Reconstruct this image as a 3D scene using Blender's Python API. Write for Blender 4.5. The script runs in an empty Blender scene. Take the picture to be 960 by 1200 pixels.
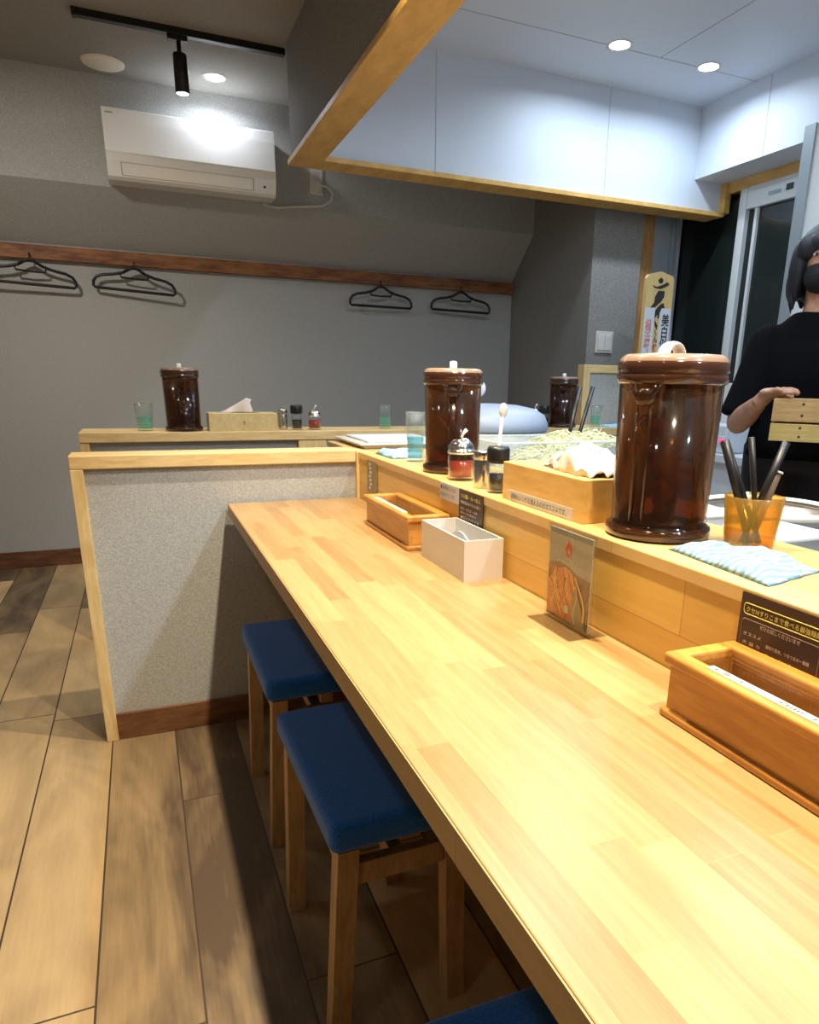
import bpy, bmesh, math, random
from mathutils import Vector, Matrix
random.seed(7)
PI = math.pi
S = bpy.context.scene
C = S.collection
# ------------------------------------------------------------------ camera
cd = bpy.data.cameras.new('camera'); cam = bpy.data.objects.new('camera', cd); C.objects.link(cam)
yaw, pitch, roll, FPX, CH = 0.4179, -0.2937, 0.0195, 819.76, 1.0871
fw = Vector((math.sin(yaw)*math.cos(pitch), math.cos(yaw)*math.cos(pitch), math.sin(pitch)))
r0 = Vector((math.cos(yaw), -math.sin(yaw), 0)); u0 = r0.cross(fw)
rt = math.cos(roll)*r0 + math.sin(roll)*u0; up = -math.sin(roll)*r0 + math.cos(roll)*u0
cam.matrix_world = Matrix(((rt.x, up.x, -fw.x, 0), (rt.y, up.y, -fw.y, 0), (rt.z, up.z, -fw.z, CH), (0, 0, 0, 1)))
cd.sensor_fit = 'VERTICAL'; cd.sensor_height = 36.0; cd.lens = FPX*36/1200
cd.shift_x = -55.43/1200; cd.shift_y = 93.71/1200; cd.clip_start = .02
S.camera = cam
# ------------------------------------------------------------------ world, exposure
S.view_settings.view_transform = 'Standard'; S.view_settings.look = 'None'
S.view_settings.exposure = 0.35; S.view_settings.gamma = 1; S.view_settings.use_curve_mapping = False
W = bpy.data.worlds.new('world'); S.world = W; W.use_nodes = True
W.node_tree.nodes['Background'].inputs[0].default_value = (.55, .6, .7, 1)
W.node_tree.nodes['Background'].inputs[1].default_value = 0.025
S.cycles.transparent_max_bounces = 24
# ------------------------------------------------------------------ lights
def area(name, loc, size, power, col, aim=None, spread=PI):
    l = bpy.data.lights.new(name, 'AREA'); l.shape = 'DISK'; l.size = size; l.energy = power; l.color = col; l.spread = spread
    o = bpy.data.objects.new(name, l); C.objects.link(o); o.location = loc
    if aim: o.rotation_euler = (Vector(aim)-Vector(loc)).to_track_quat('-Z', 'Y').to_euler()
    return o
WARM = (1, .84, .60); COOL = (.72, .86, 1); NEUT = (1, .93, .82)
ZD, ZK = 2.47, 2.53          # dining and kitchen ceiling heights
# spots over the counter
for y, p in ((1.75, 13), (0.95, 14), (0.15, 14)):
    area('counter_spot_light', (.47, y, 2.3), .05, p, WARM, spread=math.radians(120))
# kitchen downlights
for (x, y), p in {(2.12, 3.10): 5, (2.63, 3.10): 5, (1.25, 2.0): 9, (2.1, 1.7): 8, (1.25, .6): 19, (1.3, -.6): 17}.items():
    area('kitchen_downlight_light', (x, y, ZK-.02), .09, p, COOL, spread=math.radians(165))
# dining room downlights, then an added fill lamp for the back wall
area('dining_downlight_or_fill', (.49, 4.115, ZD-.02), .07, 3, (.80, .88, 1), spread=math.radians(160))
for (x, y), p in {(-.55, 1.9): 1.6, (-.6, .2): 1.3}.items():
    area('dining_downlight_or_fill', (x, y, ZD-.02), .09, p, NEUT, spread=math.radians(160))
area('dining_downlight_or_fill', (-.8, 2.9, ZD-.02), .09, 6, NEUT, aim=(0, 4.6, .4), spread=math.radians(100))  # added fill, aimed to brighten the back wall
# ------------------------------------------------------------------ materials
MT = {}
def nd(nt, t, **k):
    n = nt.nodes.new(t)
    for a, v in k.items():
        if a in ('i',):
            for kk, vv in v.items(): n.inputs[kk].default_value = vv
        else: setattr(n, a, v)
    return n
def mat(name, col, rough=.5, metal=0, noise=None, nscale=60, bump=0, bscale=None, alpha=1, trans=0, ior=1.45, emit=None, estr=0, coat=0, sheen=0, vary=None, stretch=None):
    m = bpy.data.materials.new(name); m.use_nodes = True; nt = m.node_tree; b = nt.nodes['Principled BSDF']
    c4 = tuple(col)+(1,)
    b.inputs['Base Color'].default_value = c4; b.inputs['Roughness'].default_value = rough; b.inputs['Metallic'].default_value = metal
    b.inputs['Transmission Weight'].default_value = trans; b.inputs['IOR'].default_value = ior; b.inputs['Coat Weight'].default_value = coat
    if sheen: b.inputs['Sheen Weight'].default_value = sheen
    if emit: b.inputs['Emission Color'].default_value = tuple(emit)+(1,); b.inputs['Emission Strength'].default_value = estr
    tc = None
    if noise is not None or bump:
        tc = nd(nt, 'ShaderNodeTexCoord'); vec = tc.outputs['Object']
        if stretch:
            mp = nd(nt, 'ShaderNodeMapping'); mp.inputs['Scale'].default_value = stretch; nt.links.new(vec, mp.inputs[0]); vec = mp.outputs[0]
        n = nd(nt, 'ShaderNodeTexNoise', i={'Scale': nscale, 'Detail': 4, 'Roughness': .65}); nt.links.new(vec, n.inputs['Vector'])
    if noise is not None:
        rp = nd(nt, 'ShaderNodeValToRGB'); rp.color_ramp.elements[0].position = .35; rp.color_ramp.elements[1].position = .65
        rp.color_ramp.elements[0].color = tuple(noise)+(1,); rp.color_ramp.elements[1].color = c4
        nt.links.new(n.outputs['Fac'], rp.inputs[0]); nt.links.new(rp.outputs[0], b.inputs['Base Color'])
    if bump:
        if bscale:
            n2 = nd(nt, 'ShaderNodeTexNoise', i={'Scale': bscale, 'Detail': 3}); nt.links.new(vec, n2.inputs['Vector'])
        else: n2 = n
        bp = nd(nt, 'ShaderNodeBump', i={'Strength': bump, 'Distance': .002}); nt.links.new(n2.outputs['Fac'], bp.inputs['Height']); nt.links.new(bp.outputs[0], b.inputs['Normal'])
    MT[name] = m; return m
def brickwood(name, c1, c2, length, width, axis='Y', grain=.25, mortar=.0008, mcol=None, rough=.4, offset=.37, grscale=18, stain=0, mst=14):
    """boards laid side by side; axis = direction the boards run"""
    m = bpy.data.materials.new(name); m.use_nodes = True; nt = m.node_tree; b = nt.nodes['Principled BSDF']; L = nt.links.new
    tc = nd(nt, 'ShaderNodeTexCoord'); sp = nd(nt, 'ShaderNodeSeparateXYZ'); L(tc.outputs['Object'], sp.inputs[0]); cb = nd(nt, 'ShaderNodeCombineXYZ')
    a, c = {'Y': ('Y', 'X'), 'X': ('X', 'Y'), 'YZ': ('Y', 'Z'), 'XZ': ('X', 'Z')}[axis]
    L(sp.outputs[a], cb.inputs[0]); L(sp.outputs[c], cb.inputs[1])
    # row-dependent shift so joints scatter
    md = nd(nt, 'ShaderNodeMath', operation='DIVIDE', i={1: width}); L(sp.outputs[c], md.inputs[0])
    fl = nd(nt, 'ShaderNodeMath', operation='FLOOR'); L(md.outputs[0], fl.inputs[0])
    wn = nd(nt, 'ShaderNodeTexWhiteNoise', noise_dimensions='1D'); L(fl.outputs[0], wn.inputs['W'])
    mu = nd(nt, 'ShaderNodeMath', operation='MULTIPLY_ADD', i={1: length}); L(wn.outputs['Value'], mu.inputs[0]); L(sp.outputs[a], mu.inputs[2])
    cb2 = nd(nt, 'ShaderNodeCombineXYZ'); L(mu.outputs[0], cb2.inputs[0]); L(sp.outputs[c], cb2.inputs[1])
    br = nd(nt, 'ShaderNodeTexBrick', offset=0.0, squash=1.0, i={'Scale': 1, 'Mortar Size': mortar, 'Mortar Smooth': .1, 'Bias': 0, 'Brick Width': length, 'Row Height': width})
    br.inputs['Color1'].default_value = (0, 0, 0, 1); br.inputs['Color2'].default_value = (1, 1, 1, 1); br.inputs['Mortar'].default_value = (.5, .5, .5, 1)
    L(cb2.outputs[0], br.inputs['Vector'])
    mp = nd(nt, 'ShaderNodeMapping'); mp.inputs['Scale'].default_value = (1, 14, 1) ; L(cb2.outputs[0], mp.inputs[0])
    ad = nd(nt, 'ShaderNodeVectorMath', operation='ADD'); L(mp.outputs[0], ad.inputs[0]); 
    sc = nd(nt, 'ShaderNodeVectorMath', operation='SCALE', i={'Scale': 7.0}); L(br.outputs['Color'], sc.inputs[0]); L(sc.outputs[0], ad.inputs[1])
    gr = nd(nt, 'ShaderNodeTexNoise', i={'Scale': grscale, 'Detail': 5, 'Roughness': .6, 'Distortion': .4}); L(ad.outputs[0], gr.inputs['Vector'])
    g2 = nd(nt, 'ShaderNodeTexNoise', i={'Scale': grscale*.18, 'Detail': 3, 'Roughness': .6, 'Distortion': .8}); mp2 = nd(nt, 'ShaderNodeMapping'); mp2.inputs['Scale'].default_value = (1, mst, 1); L(cb2.outputs[0], mp2.inputs[0]); ad2 = nd(nt, 'ShaderNodeVectorMath', operation='ADD'); L(mp2.outputs[0], ad2.inputs[0]); L(sc.outputs[0], ad2.inputs[1]); L(ad2.outputs[0], g2.inputs['Vector'])
    # factor = tint*w + grain
    m1 = nd(nt, 'ShaderNodeMath', operation='MULTIPLY', i={1: 1-grain*1.0}); L(br.outputs['Color'], m1.inputs[0])
    m2 = nd(nt, 'ShaderNodeMath', operation='MULTIPLY_ADD', i={1: grain}); L(gr.outputs['Fac'], m2.inputs[0]); L(m1.outputs[0], m2.inputs[2])
    s2 = nd(nt, 'ShaderNodeMath', operation='SUBTRACT', i={1: .5}); L(g2.outputs['Fac'], s2.inputs[0])
    m3 = nd(nt, 'ShaderNodeMath', operation='MULTIPLY_ADD', i={1: .9+stain}); L(s2.outputs[0], m3.inputs[0]); L(m2.outputs[0], m3.inputs[2])
    mx = nd(nt, 'ShaderNodeMix', data_type='RGBA', clamp_factor=True); L(m3.outputs[0], mx.inputs['Factor'])
    mx.inputs[6].default_value = tuple(c1)+(1,); mx.inputs[7].default_value = tuple(c2)+(1,)
    mm = nd(nt, 'ShaderNodeMix', data_type='RGBA'); L(br.outputs['Fac'], mm.inputs['Factor']); L(mx.outputs[2], mm.inputs[6])
    mm.inputs[7].default_value = tuple(mcol or [x*.45 for x in c1])+(1,)
    L(mm.outputs[2], b.inputs['Base Color']); b.inputs['Roughness'].default_value = rough
    MT[name] = m; return m
def thin(name, col, fac=.12, rough=.05, opaque=0, ocol=None, noise=None):
    """thin clear or tinted plastic/glass: transparent tint with a fresnel reflection"""
    m = bpy.data.materials.new(name); m.use_nodes = True; nt = m.node_tree; nt.nodes.clear(); L = nt.links.new
    o = nd(nt, 'ShaderNodeOutputMaterial'); t = nd(nt, 'ShaderNodeBsdfTransparent', i={0: tuple(col)+(1,)})
    g = nd(nt, 'ShaderNodeBsdfGlossy', i={'Roughness': rough}); f = nd(nt, 'ShaderNodeLayerWeight', i={0: .5}); pw = nd(nt, 'ShaderNodeMath', operation='POWER', i={1: 4.0}); L(f.outputs['Facing'], pw.inputs[0])
    ma = nd(nt, 'ShaderNodeMath', operation='MULTIPLY_ADD', i={1: .85, 2: fac*.5}); L(pw.outputs[0], ma.inputs[0])
    mx = nd(nt, 'ShaderNodeMixShader'); L(ma.outputs[0], mx.inputs[0]); L(t.outputs[0], mx.inputs[1]); L(g.outputs[0], mx.inputs[2])
    out = mx.outputs[0]
    if opaque:
        d = nd(nt, 'ShaderNodeBsdfPrincipled', i={'Roughness': .35}); d.inputs['Base Color'].default_value = tuple(ocol)+(1,)
        if noise:
            tc = nd(nt, 'ShaderNodeTexCoord'); mp = nd(nt, 'ShaderNodeMapping'); mp.inputs['Scale'].default_value = (1, 1, .45); L(tc.outputs['Object'], mp.inputs[0])
            n = nd(nt, 'ShaderNodeTexNoise', i={'Scale': 24, 'Detail': 3, 'Distortion': 1.2}); L(mp.outputs[0], n.inputs[0])
            rp = nd(nt, 'ShaderNodeValToRGB'); rp.color_ramp.elements[0].position = .38; rp.color_ramp.elements[1].position = .68
            rp.color_ramp.elements[0].color = tuple(ocol)+(1,); rp.color_ramp.elements[1].color = tuple(noise)+(1,)
            L(n.outputs['Fac'], rp.inputs[0]); L(rp.outputs[0], d.inputs['Base Color'])
        m2 = nd(nt, 'ShaderNodeMixShader', i={0: opaque}); L(out, m2.inputs[1]); L(d.outputs[0], m2.inputs[2]); out = m2.outputs[0]
    L(out, o.inputs[0]); MT[name] = m; return m
def glow(name, col, s): return mat(name, (0, 0, 0), emit=col, estr=s)
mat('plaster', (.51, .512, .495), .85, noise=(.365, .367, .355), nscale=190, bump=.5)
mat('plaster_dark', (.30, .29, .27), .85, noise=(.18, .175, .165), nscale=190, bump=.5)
mat('ceiling_grey', (.36, .345, .315), .9, noise=(.30, .285, .26), nscale=120, bump=.2)
mat('kitchen_panel', (.62, .68, .77), .5)
mat('seam', (.42, .44, .48), .6)
brickwood('floor_wood', (.085, .055, .032), (.62, .43, .215), 1.25, .18, 'Y', grain=.25, mortar=.0022, mcol=(.05, .032, .018), rough=.5, grscale=9, stain=.35, mst=3)
brickwood('counter_wood', (.285, .155, .052), (.50, .325, .142), .42, .038, 'Y', grain=.42, mortar=.0004, mcol=(.55, .28, .08), rough=.34, grscale=26)
brickwood('ledge_wood', (.60, .32, .055), (.78, .50, .12), 1.6, .11, 'YZ', grain=.40, mortar=.0006, mcol=(.42, .19, .04), rough=.35, grscale=12, stain=.4)
brickwood('ledge_top_wood', (.58, .34, .10), (.72, .50, .20), .9, .06, 'Y', grain=.45, mortar=.0003, rough=.35, grscale=20)
brickwood('edge_wood', (.36, .20, .065), (.52, .33, .12), .42, .3, 'YZ', grain=.45, mortar=.0003, rough=.5, grscale=24)
mat('pale_wood', (.80, .60, .30), .5, noise=(.66, .46, .20), nscale=12, stretch=(6, 6, 1))
mat('pale_wood_h', (.80, .60, .30), .5, noise=(.66, .46, .20), nscale=12, stretch=(1, 6, 6))
mat('rim_wood', (.74, .46, .14), .45, noise=(.58, .33, .085), nscale=6, stretch=(3, 1, 3))
mat('rail_wood', (.36, .15, .055), .55, noise=(.14, .05, .02), nscale=7, stretch=(1, 6, 6), bump=.3)
mat('base_wood', (.22, .095, .04), .5, noise=(.11, .045, .02), nscale=9, stretch=(1, 1, 5))
mat('column_wood', (.45, .24, .08), .6, noise=(.30, .14, .04), nscale=8, stretch=(6, 6, 1))
mat('stool_wood', (.52, .33, .15), .45, noise=(.38, .22, .09), nscale=14, stretch=(5, 5, 1))
mat('blue_fabric', (.004, .15, .56), .95, noise=(.003, .085, .36), nscale=260, bump=.9, sheen=.3)
mat('box_wood', (.62, .30, .055), .38, noise=(.45, .185, .03), nscale=9, stretch=(7, 1, 7), coat=.2)
mat('box_wood_end', (.62, .30, .055), .38, noise=(.45, .185, .03), nscale=9, stretch=(1, 7, 7), coat=.2)
mat('tissue_wood', (.80, .52, .17), .45, noise=(.66, .38, .10), nscale=7, stretch=(6, 1, 6))
mat('tissue_wood_far', (.72, .56, .28), .5, noise=(.62, .46, .2), nscale=7, stretch=(1, 6, 6))
mat('tissue_paper', (.66, .58, .53), .8, bump=.3, nscale=40)
mat('white_plastic', (.66, .63, .60), .3)
mat('grey_white', (.68, .72, .78), .4)
mat('cream_disc', (.88, .82, .68), .6)
mat('ac_white', (.88, .87, .84), .16, coat=.3)
mat('ac_shadow', (.42, .38, .28), .5)
mat('black_plastic', (.012, .012, .013), .35)
mat('black_metal', (.015, .015, .016), .4, metal=.3)
mat('black_paint', (.01, .01, .01), .9)
mat('steel', (.62, .60, .57), .22, metal=1)
mat('steel_brushed', (.52, .53, .55), .35, metal=.9, bump=.1, nscale=300)
mat('chrome', (.85, .85, .88), .08, metal=1)
mat('aluminium', (.30, .34, .36), .4, metal=.3)
mat('frame_white', (.66, .68, .68), .35)
thin('pitcher_brown', (.64, .47, .32), .10, .06, opaque=.07, ocol=(.10, .05, .025))
mat('pitcher_lid', (.055, .022, .012), .14, coat=.6)
mat('lid_top', (.30, .20, .14), .2, coat=.5)
thin('tea', (.70, .45, .25), .03, .1, opaque=.24, ocol=(.012, .005, .002), noise=(.26, .09, .02))
mat('orange_piece', (.90, .34, .05), .3, noise=(.42, .12, .02), nscale=30)
mat('yellow_piece', (.90, .62, .14), .4, noise=(.45, .2, .04), nscale=40)
thin('clear_plastic', (.93, .95, .96), .08, .05, opaque=.16, ocol=(.75, .8, .82))
thin('clear_rim', (.9, .95, .96), .08, .05, opaque=.5, ocol=(.72, .8, .84))
thin('clear_glass', (.96, .985, .98), .08, .03)
thin('blue_glass', (.96, .985, .99), .10, .04, opaque=.02, ocol=(.4, .75, .85)); thin('blue_tint', (.58, .88, .95), .08, .04, opaque=.30, ocol=(.2, .62, .75))
thin('green_glass', (.97, .99, .985), .10, .04, opaque=.015, ocol=(.4, .8, .7)); thin('green_tint', (.70, .95, .88), .08, .04, opaque=.20, ocol=(.3, .72, .58))
thin('amber_plastic', (.90, .66, .24), .08, .12, opaque=.20, ocol=(.62, .36, .06))
thin('acrylic', (.97, .97, .95), .06, .03)
thin('window_glass', (.10, .13, .12), .10, .04, opaque=.35, ocol=(.04, .055, .05))
mat('night', (.002, .003, .0025), .5)
mat('chili_oil', (.38, .03, .01), .15, coat=.5)
mat('soy', (.012, .005, .003), .1, coat=.5)
mat('cloth_blue', (.22, .50, .76), .9, noise=(.42, .66, .84), nscale=60, bump=.5)
mat('cloth_white', (.40, .50, .58), .9, noise=(.15, .34, .56), nscale=45, bump=.6)
_n = MT['cloth_white'].node_tree; _w = nd(_n, 'ShaderNodeTexWave', i={'Scale': 28, 'Distortion': 5.0, 'Detail': 1, 'Detail Scale': 1.5}); _w.bands_direction = 'Y'
_tc = [x for x in _n.nodes if x.type == 'TEX_COORD'][0]; _n.links.new(_tc.outputs['Object'], _w.inputs[0]); _n.links.new(_w.outputs['Fac'], [x for x in _n.nodes if x.type == 'VALTORGB'][0].inputs[0])
mat('paper', (.58, .54, .48), .7)
mat('ink', (.03, .03, .03), .7)
mat('ink_brown', (.10, .06, .03), .7)
mat('red_ink', (.62, .06, .03), .7)
mat('pale_red_ink', (.70, .25, .2), .7)
mat('sign_dark', (.045, .018, .012), .35)
mat('sign_yellow', (.85, .70, .12), .5)
mat('sign_white', (.62, .55, .45), .5)
mat('sign_line', (.26, .13, .08), .5)
mat('card_grey', (.42, .42, .36), .4, noise=(.36, .36, .31), nscale=60)
mat('card_brown', (.32, .14, .045), .4, noise=(.16, .08, .03), nscale=70)
mat('card_orange', (.74, .24, .03), .4); mat('card_yellow', (.80, .52, .10), .4); mat('card_olive', (.30, .22, .10), .4)
mat('board_wood', (.76, .56, .24), .5, noise=(.66, .46, .18), nscale=10, stretch=(6, 6, 1))
mat('skin', (.50, .27, .17), .5, noise=(.40, .20, .12), nscale=30)
mat('black_cloth', (.003, .003, .004), 1)
MT['black_cloth'].node_tree.nodes['Principled BSDF'].inputs['Specular IOR Level'].default_value = .15
mat('dark_trousers', (.02, .02, .025), .9)
mat('hair_black', (.012, .013, .02), .45, bump=.8, nscale=60, stretch=(6, 6, 1))
mat('mask_black', (.01, .01, .012), .85)
mat('tray_wood', (.60, .38, .16), .55, noise=(.46, .27, .10), nscale=14, stretch=(1, 1, 5))
mat('tray_wood_pale', (.66, .48, .17), .55, noise=(.54, .37, .11), nscale=14, stretch=(1, 1, 5))
mat('noodles', (.62, .64, .38), .6, noise=(.55, .52, .20), nscale=50)
mat('noodle_pale', (.62, .66, .46), .55)
mat('appliance_blue', (.30, .37, .50), .45)
mat('pink_led', (.3, .02, .08), .4, emit=(1, .06, .25), estr=1.2)
glow('lamp_cool', (.85, .93, 1), 14); glow('lamp_warm', (1, .85, .6), 14)
# ------------------------------------------------------------------ object helpers
def tag(o, label=None, cat=None, group=None, kind=None):
    if label: o['label'] = label
    if cat: o['category'] = cat
    if group: o['group'] = group
    if kind: o['kind'] = kind
    return o
def thing(name, label, cat, loc=(0, 0, 0), rz=0, group=None):
    o = bpy.data.objects.new(name, None); C.objects.link(o); o.location = loc; o.rotation_euler = (0, 0, rz); o.empty_display_size = .05
    return tag(o, label, cat, group)
class B:
    def __init__(s): s.bm = bmesh.new(); s.mats = []
    def mi(s, m):
        if m is None: return 0
        if m not in s.mats: s.mats.append(m)
        return s.mats.index(m)
    def _fin(s, geom_faces, m):
        k = s.mi(m)
        for f in geom_faces: f.material_index = k
    def box(s, x0, x1, y0, y1, z0, z1, m=None, bev=0, seg=2, taper=None):
        vs = [s.bm.verts.new((x, y, z)) for z in (z0, z1) for y in (y0, y1) for x in (x0, x1)]
        if taper:
            cx, cy = (x0+x1)/2, (y0+y1)/2
            for v in vs[4:]: v.co.x = cx+(v.co.x-cx)*taper; v.co.y = cy+(v.co.y-cy)*taper
        fs = [s.bm.faces.new([vs[i] for i in q]) for q in ((0, 2, 3, 1), (4, 5, 7, 6), (0, 1, 5, 4), (2, 6, 7, 3), (0, 4, 6, 2), (1, 3, 7, 5))]
        s._fin(fs, m)
        if bev:
            es = list({e for f in fs for e in f.edges})
            r = bmesh.ops.bevel(s.bm, geom=es, offset=bev, segments=seg, profile=.5, affect='EDGES', clamp_overlap=True)
            s._fin(r['faces'], m)
        return s
    def lathe(s, prof, cx=0, cy=0, cz=0, m=None, n=32, wob=None, smooth=True):
        """prof: list of (r, z)"""
        rings = []
        for r, z in prof:
            if r < 1e-6: rings.append([s.bm.verts.new((cx, cy, cz+z))])
            else: rings.append([s.bm.verts.new((cx+r*math.cos(2*PI*i/n), cy+r*math.sin(2*PI*i/n), cz+z)) for i in range(n)])
        fs = []
        for a, b in zip(rings, rings[1:]):
            for i in range(n):
                j = (i+1) % n
                q = ([a[0], b[j], b[i]] if len(a) == 1 else [a[i], a[j], b[0]] if len(b) == 1 else [a[i], a[j], b[j], b[i]])
                if len(a) == 1 and len(b) == 1: continue
                fs.append(s.bm.faces.new(q))
        for f in fs: f.smooth = smooth
        s._fin(fs, m); return s
    def tube(s, pts, r, m=None, n=10, closed=False, smooth=True, flat=1.0):
        pts = [Vector(p) for p in pts]; N = len(pts)
        rs = r if isinstance(r, (list, tuple)) else [r]*N
        tans = []
        for i in range(N):
            a = pts[i-1] if (i > 0 or closed) else pts[i]; b = pts[(i+1) % N] if (i < N-1 or closed) else pts[i]
            tans.append((b-a).normalized())
        ref = Vector((0, 0, 1)) if abs(tans[0].z) < .9 else Vector((1, 0, 0))
        u = tans[0].cross(ref).normalized(); rings = []
        for i in range(N):
            u = (u-tans[i]*u.dot(tans[i])).normalized(); v = tans[i].cross(u)
            rings.append([s.bm.verts.new(pts[i]+rs[i]*(math.cos(2*PI*k/n)*u+flat*math.sin(2*PI*k/n)*v)) for k in range(n)])
        fs = []
        for i in range(N if closed else N-1):
            a, b = rings[i], rings[(i+1) % N]
            for k in range(n): fs.append(s.bm.faces.new([a[k], a[(k+1) % n], b[(k+1) % n], b[k]]))
        if not closed: fs.append(s.bm.faces.new(rings[0][::-1])); fs.append(s.bm.faces.new(rings[-1]))
        for f in fs: f.smooth = smooth
        s._fin(fs, m); return s
    def ell(s, c, rad, m=None, n=16, rot=None):
        c = Vector(c); R = rot or Matrix.Identity(3)
        r = bmesh.ops.create_uvsphere(s.bm, u_segments=n, v_segments=max(6, n*2//3), radius=1)
        for v in r['verts']: v.co = c + R @ Vector((v.co.x*rad[0], v.co.y*rad[1], v.co.z*rad[2]))
        fs = {f for v in r['verts'] for f in v.link_faces}
        for f in fs: f.smooth = True
        s._fin(fs, m); return s
    def prism(s, poly, d0, d1, axis='x', m=None):
        """poly (a,b) extruded along axis: x->(a=y,b=z), y->(a=x,b=z), z->(a=x,b=y)"""
        def P(a, b, d): return {'x': (d, a, b), 'y': (a, d, b), 'z': (a, b, d)}[axis]
        A = [s.bm.verts.new(P(a, b, d0)) for a, b in poly]; Bv = [s.bm.verts.new(P(a, b, d1)) for a, b in poly]
        n = len(poly); fs = [s.bm.faces.new(A), s.bm.faces.new(Bv[::-1])]
        for i in range(n): fs.append(s.bm.faces.new([A[i], Bv[i], Bv[(i+1) % n], A[(i+1) % n]]))
        s._fin(fs, m); return s
    def grid(s, f, nu, nv, m=None, thick=0):
        g = [[s.bm.verts.new(f(i/(nu-1), j/(nv-1))) for j in range(nv)] for i in range(nu)]
        fs = [s.bm.faces.new([g[i][j], g[i+1][j], g[i+1][j+1], g[i][j+1]]) for i in range(nu-1) for j in range(nv-1)]
        for q in fs: q.smooth = True
        s._fin(fs, m); return s
    def build(s, name, m=None, parent=None, mods=None):
        if m: s.mats = [m]+[x for x in s.mats if x != m] if not s.mats else s.mats
        bmesh.ops.recalc_face_normals(s.bm, faces=s.bm.faces)
        me = bpy.data.meshes.new(name); s.bm.to_mesh(me); s.bm.free()
        for k in (s.mats or ['plaster']): me.materials.append(MT[k])
        o = bpy.data.objects.new(name, me); C.objects.link(o)
        if parent: o.parent = parent
        return o
def struct(name, b, m=None):
    return tag(b.build(name, m), kind='structure')
def copy_tree(o, parent=None):
    c = o.copy(); C.objects.link(c); c.parent = parent
    if parent: c.matrix_parent_inverse = o.matrix_parent_inverse
    for ch in list(o.children): copy_tree(ch, c)
    return c
_tn = [0]
def text(body, name, m, parent, origin, xd, yd, width=None, height=None, lift=.0006, spacing=1, vertical=False, bold=0):
    """flat lettering as a mesh: origin = lower left corner of the text box"""
    cu = bpy.data.curves.new('t', 'FONT'); cu.body = '\n'.join(body) if vertical else body; cu.size = 1; cu.space_character = spacing; cu.offset = bold
    if vertical: cu.space_line = .92; cu.align_x = 'CENTER'
    cu.resolution_u = 2
    to = bpy.data.objects.new('t', cu); C.objects.link(to); bpy.context.view_layer.update()
    me = bpy.data.meshes.new_from_object(to.evaluated_get(bpy.context.evaluated_depsgraph_get()))
    bpy.data.objects.remove(to); bpy.data.curves.remove(cu)
    if not me.vertices: return None
    xs = [v.co.x for v in me.vertices]; ys = [v.co.y for v in me.vertices]
    w, h = max(xs)-min(xs), max(ys)-min(ys)
    sx = width/w if width else height/h; sy = height/h if height else sx
    O, X, Y = Vector(origin), Vector(xd).normalized(), Vector(yd).normalized(); Nn = X.cross(Y)
    for v in me.vertices: v.co = O+X*(v.co.x-min(xs))*sx+Y*(v.co.y-min(ys))*sy+Nn*lift
    me.materials.clear(); me.materials.append(MT[m]); me.name = name
    o = bpy.data.objects.new(name, me); C.objects.link(o); o.parent = parent
    return o
# ================================================================== THE ROOM
XL, XR, YN, YB = -1.6, 3.2, -2.0, 4.60
struct('floor', B().box(XL-.1, XR+.3, YN-.1, YB+.2, -.08, 0), 'floor_wood')
struct('wall_back', B().box(XL-.1, XR+.3, YB, YB+.15, 0, 2.6), 'plaster')
struct('wall_left', B().box(XL-.12, XL, YN, YB, 0, 2.6), 'plaster')
struct('wall_front', B().box(XL-.1, XR+.3, YN-.12, YN, 0, 2.6), 'plaster')
# beam with a slanted underside along the back wall
struct('wall_back_beam', B().prism([(4.33, 1.985), (4.33, 2.6), (YB, 2.6), (YB, 1.735)], XL, 2.41, 'x'), 'plaster')
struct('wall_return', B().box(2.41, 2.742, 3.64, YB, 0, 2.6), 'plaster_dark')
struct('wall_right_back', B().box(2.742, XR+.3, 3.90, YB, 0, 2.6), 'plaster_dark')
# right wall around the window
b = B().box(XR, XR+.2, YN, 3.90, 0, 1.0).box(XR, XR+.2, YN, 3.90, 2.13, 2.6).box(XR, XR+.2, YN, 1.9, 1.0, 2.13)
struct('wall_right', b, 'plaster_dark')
struct('wall_night_outside', B().box(3.9, 4.0, 0, 6, 0, 3), 'night')
struct('baseboard_back', B().box(XL, 2.41, YB-.012, YB, 0, .095, bev=.003), 'base_wood')
# ceilings
struct('ceiling', B().box(XL, .80, YN, YB, ZD, ZD+.13).box(.80, XR+.2, 3.55, YB, ZD, ZD+.13), 'ceiling_grey')
struct('ceiling_kitchen', B().box(.78, 3.2, YN, 3.56, ZK, ZK+.1), 'kitchen_panel')
# bulkhead round the kitchen
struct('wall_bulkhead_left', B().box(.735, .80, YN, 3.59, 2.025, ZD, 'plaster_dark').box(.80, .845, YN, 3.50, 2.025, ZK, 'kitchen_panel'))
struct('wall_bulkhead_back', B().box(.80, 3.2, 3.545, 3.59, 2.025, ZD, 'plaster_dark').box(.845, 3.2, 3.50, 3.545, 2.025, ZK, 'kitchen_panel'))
struct('wall_bulkhead_right', B().box(2.955, 3.2, YN, 3.50, 2.18, ZK), 'kitchen_panel')
b = B().box(.722, .855, YN, 3.603, 2.004, 2.026, bev=.002).box(.855, 3.15, 3.458, 3.603, 2.004, 2.026, bev=.002)
struct('trim_1', b, 'rim_wood')
struct('trim_2', B().box(3.17, 3.2, 1.9, 3.55, 2.125, 2.18, bev=.002).box(3.15, 3.19, 3.46, 3.60, 2.026, 2.18), 'rim_wood')
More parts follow.
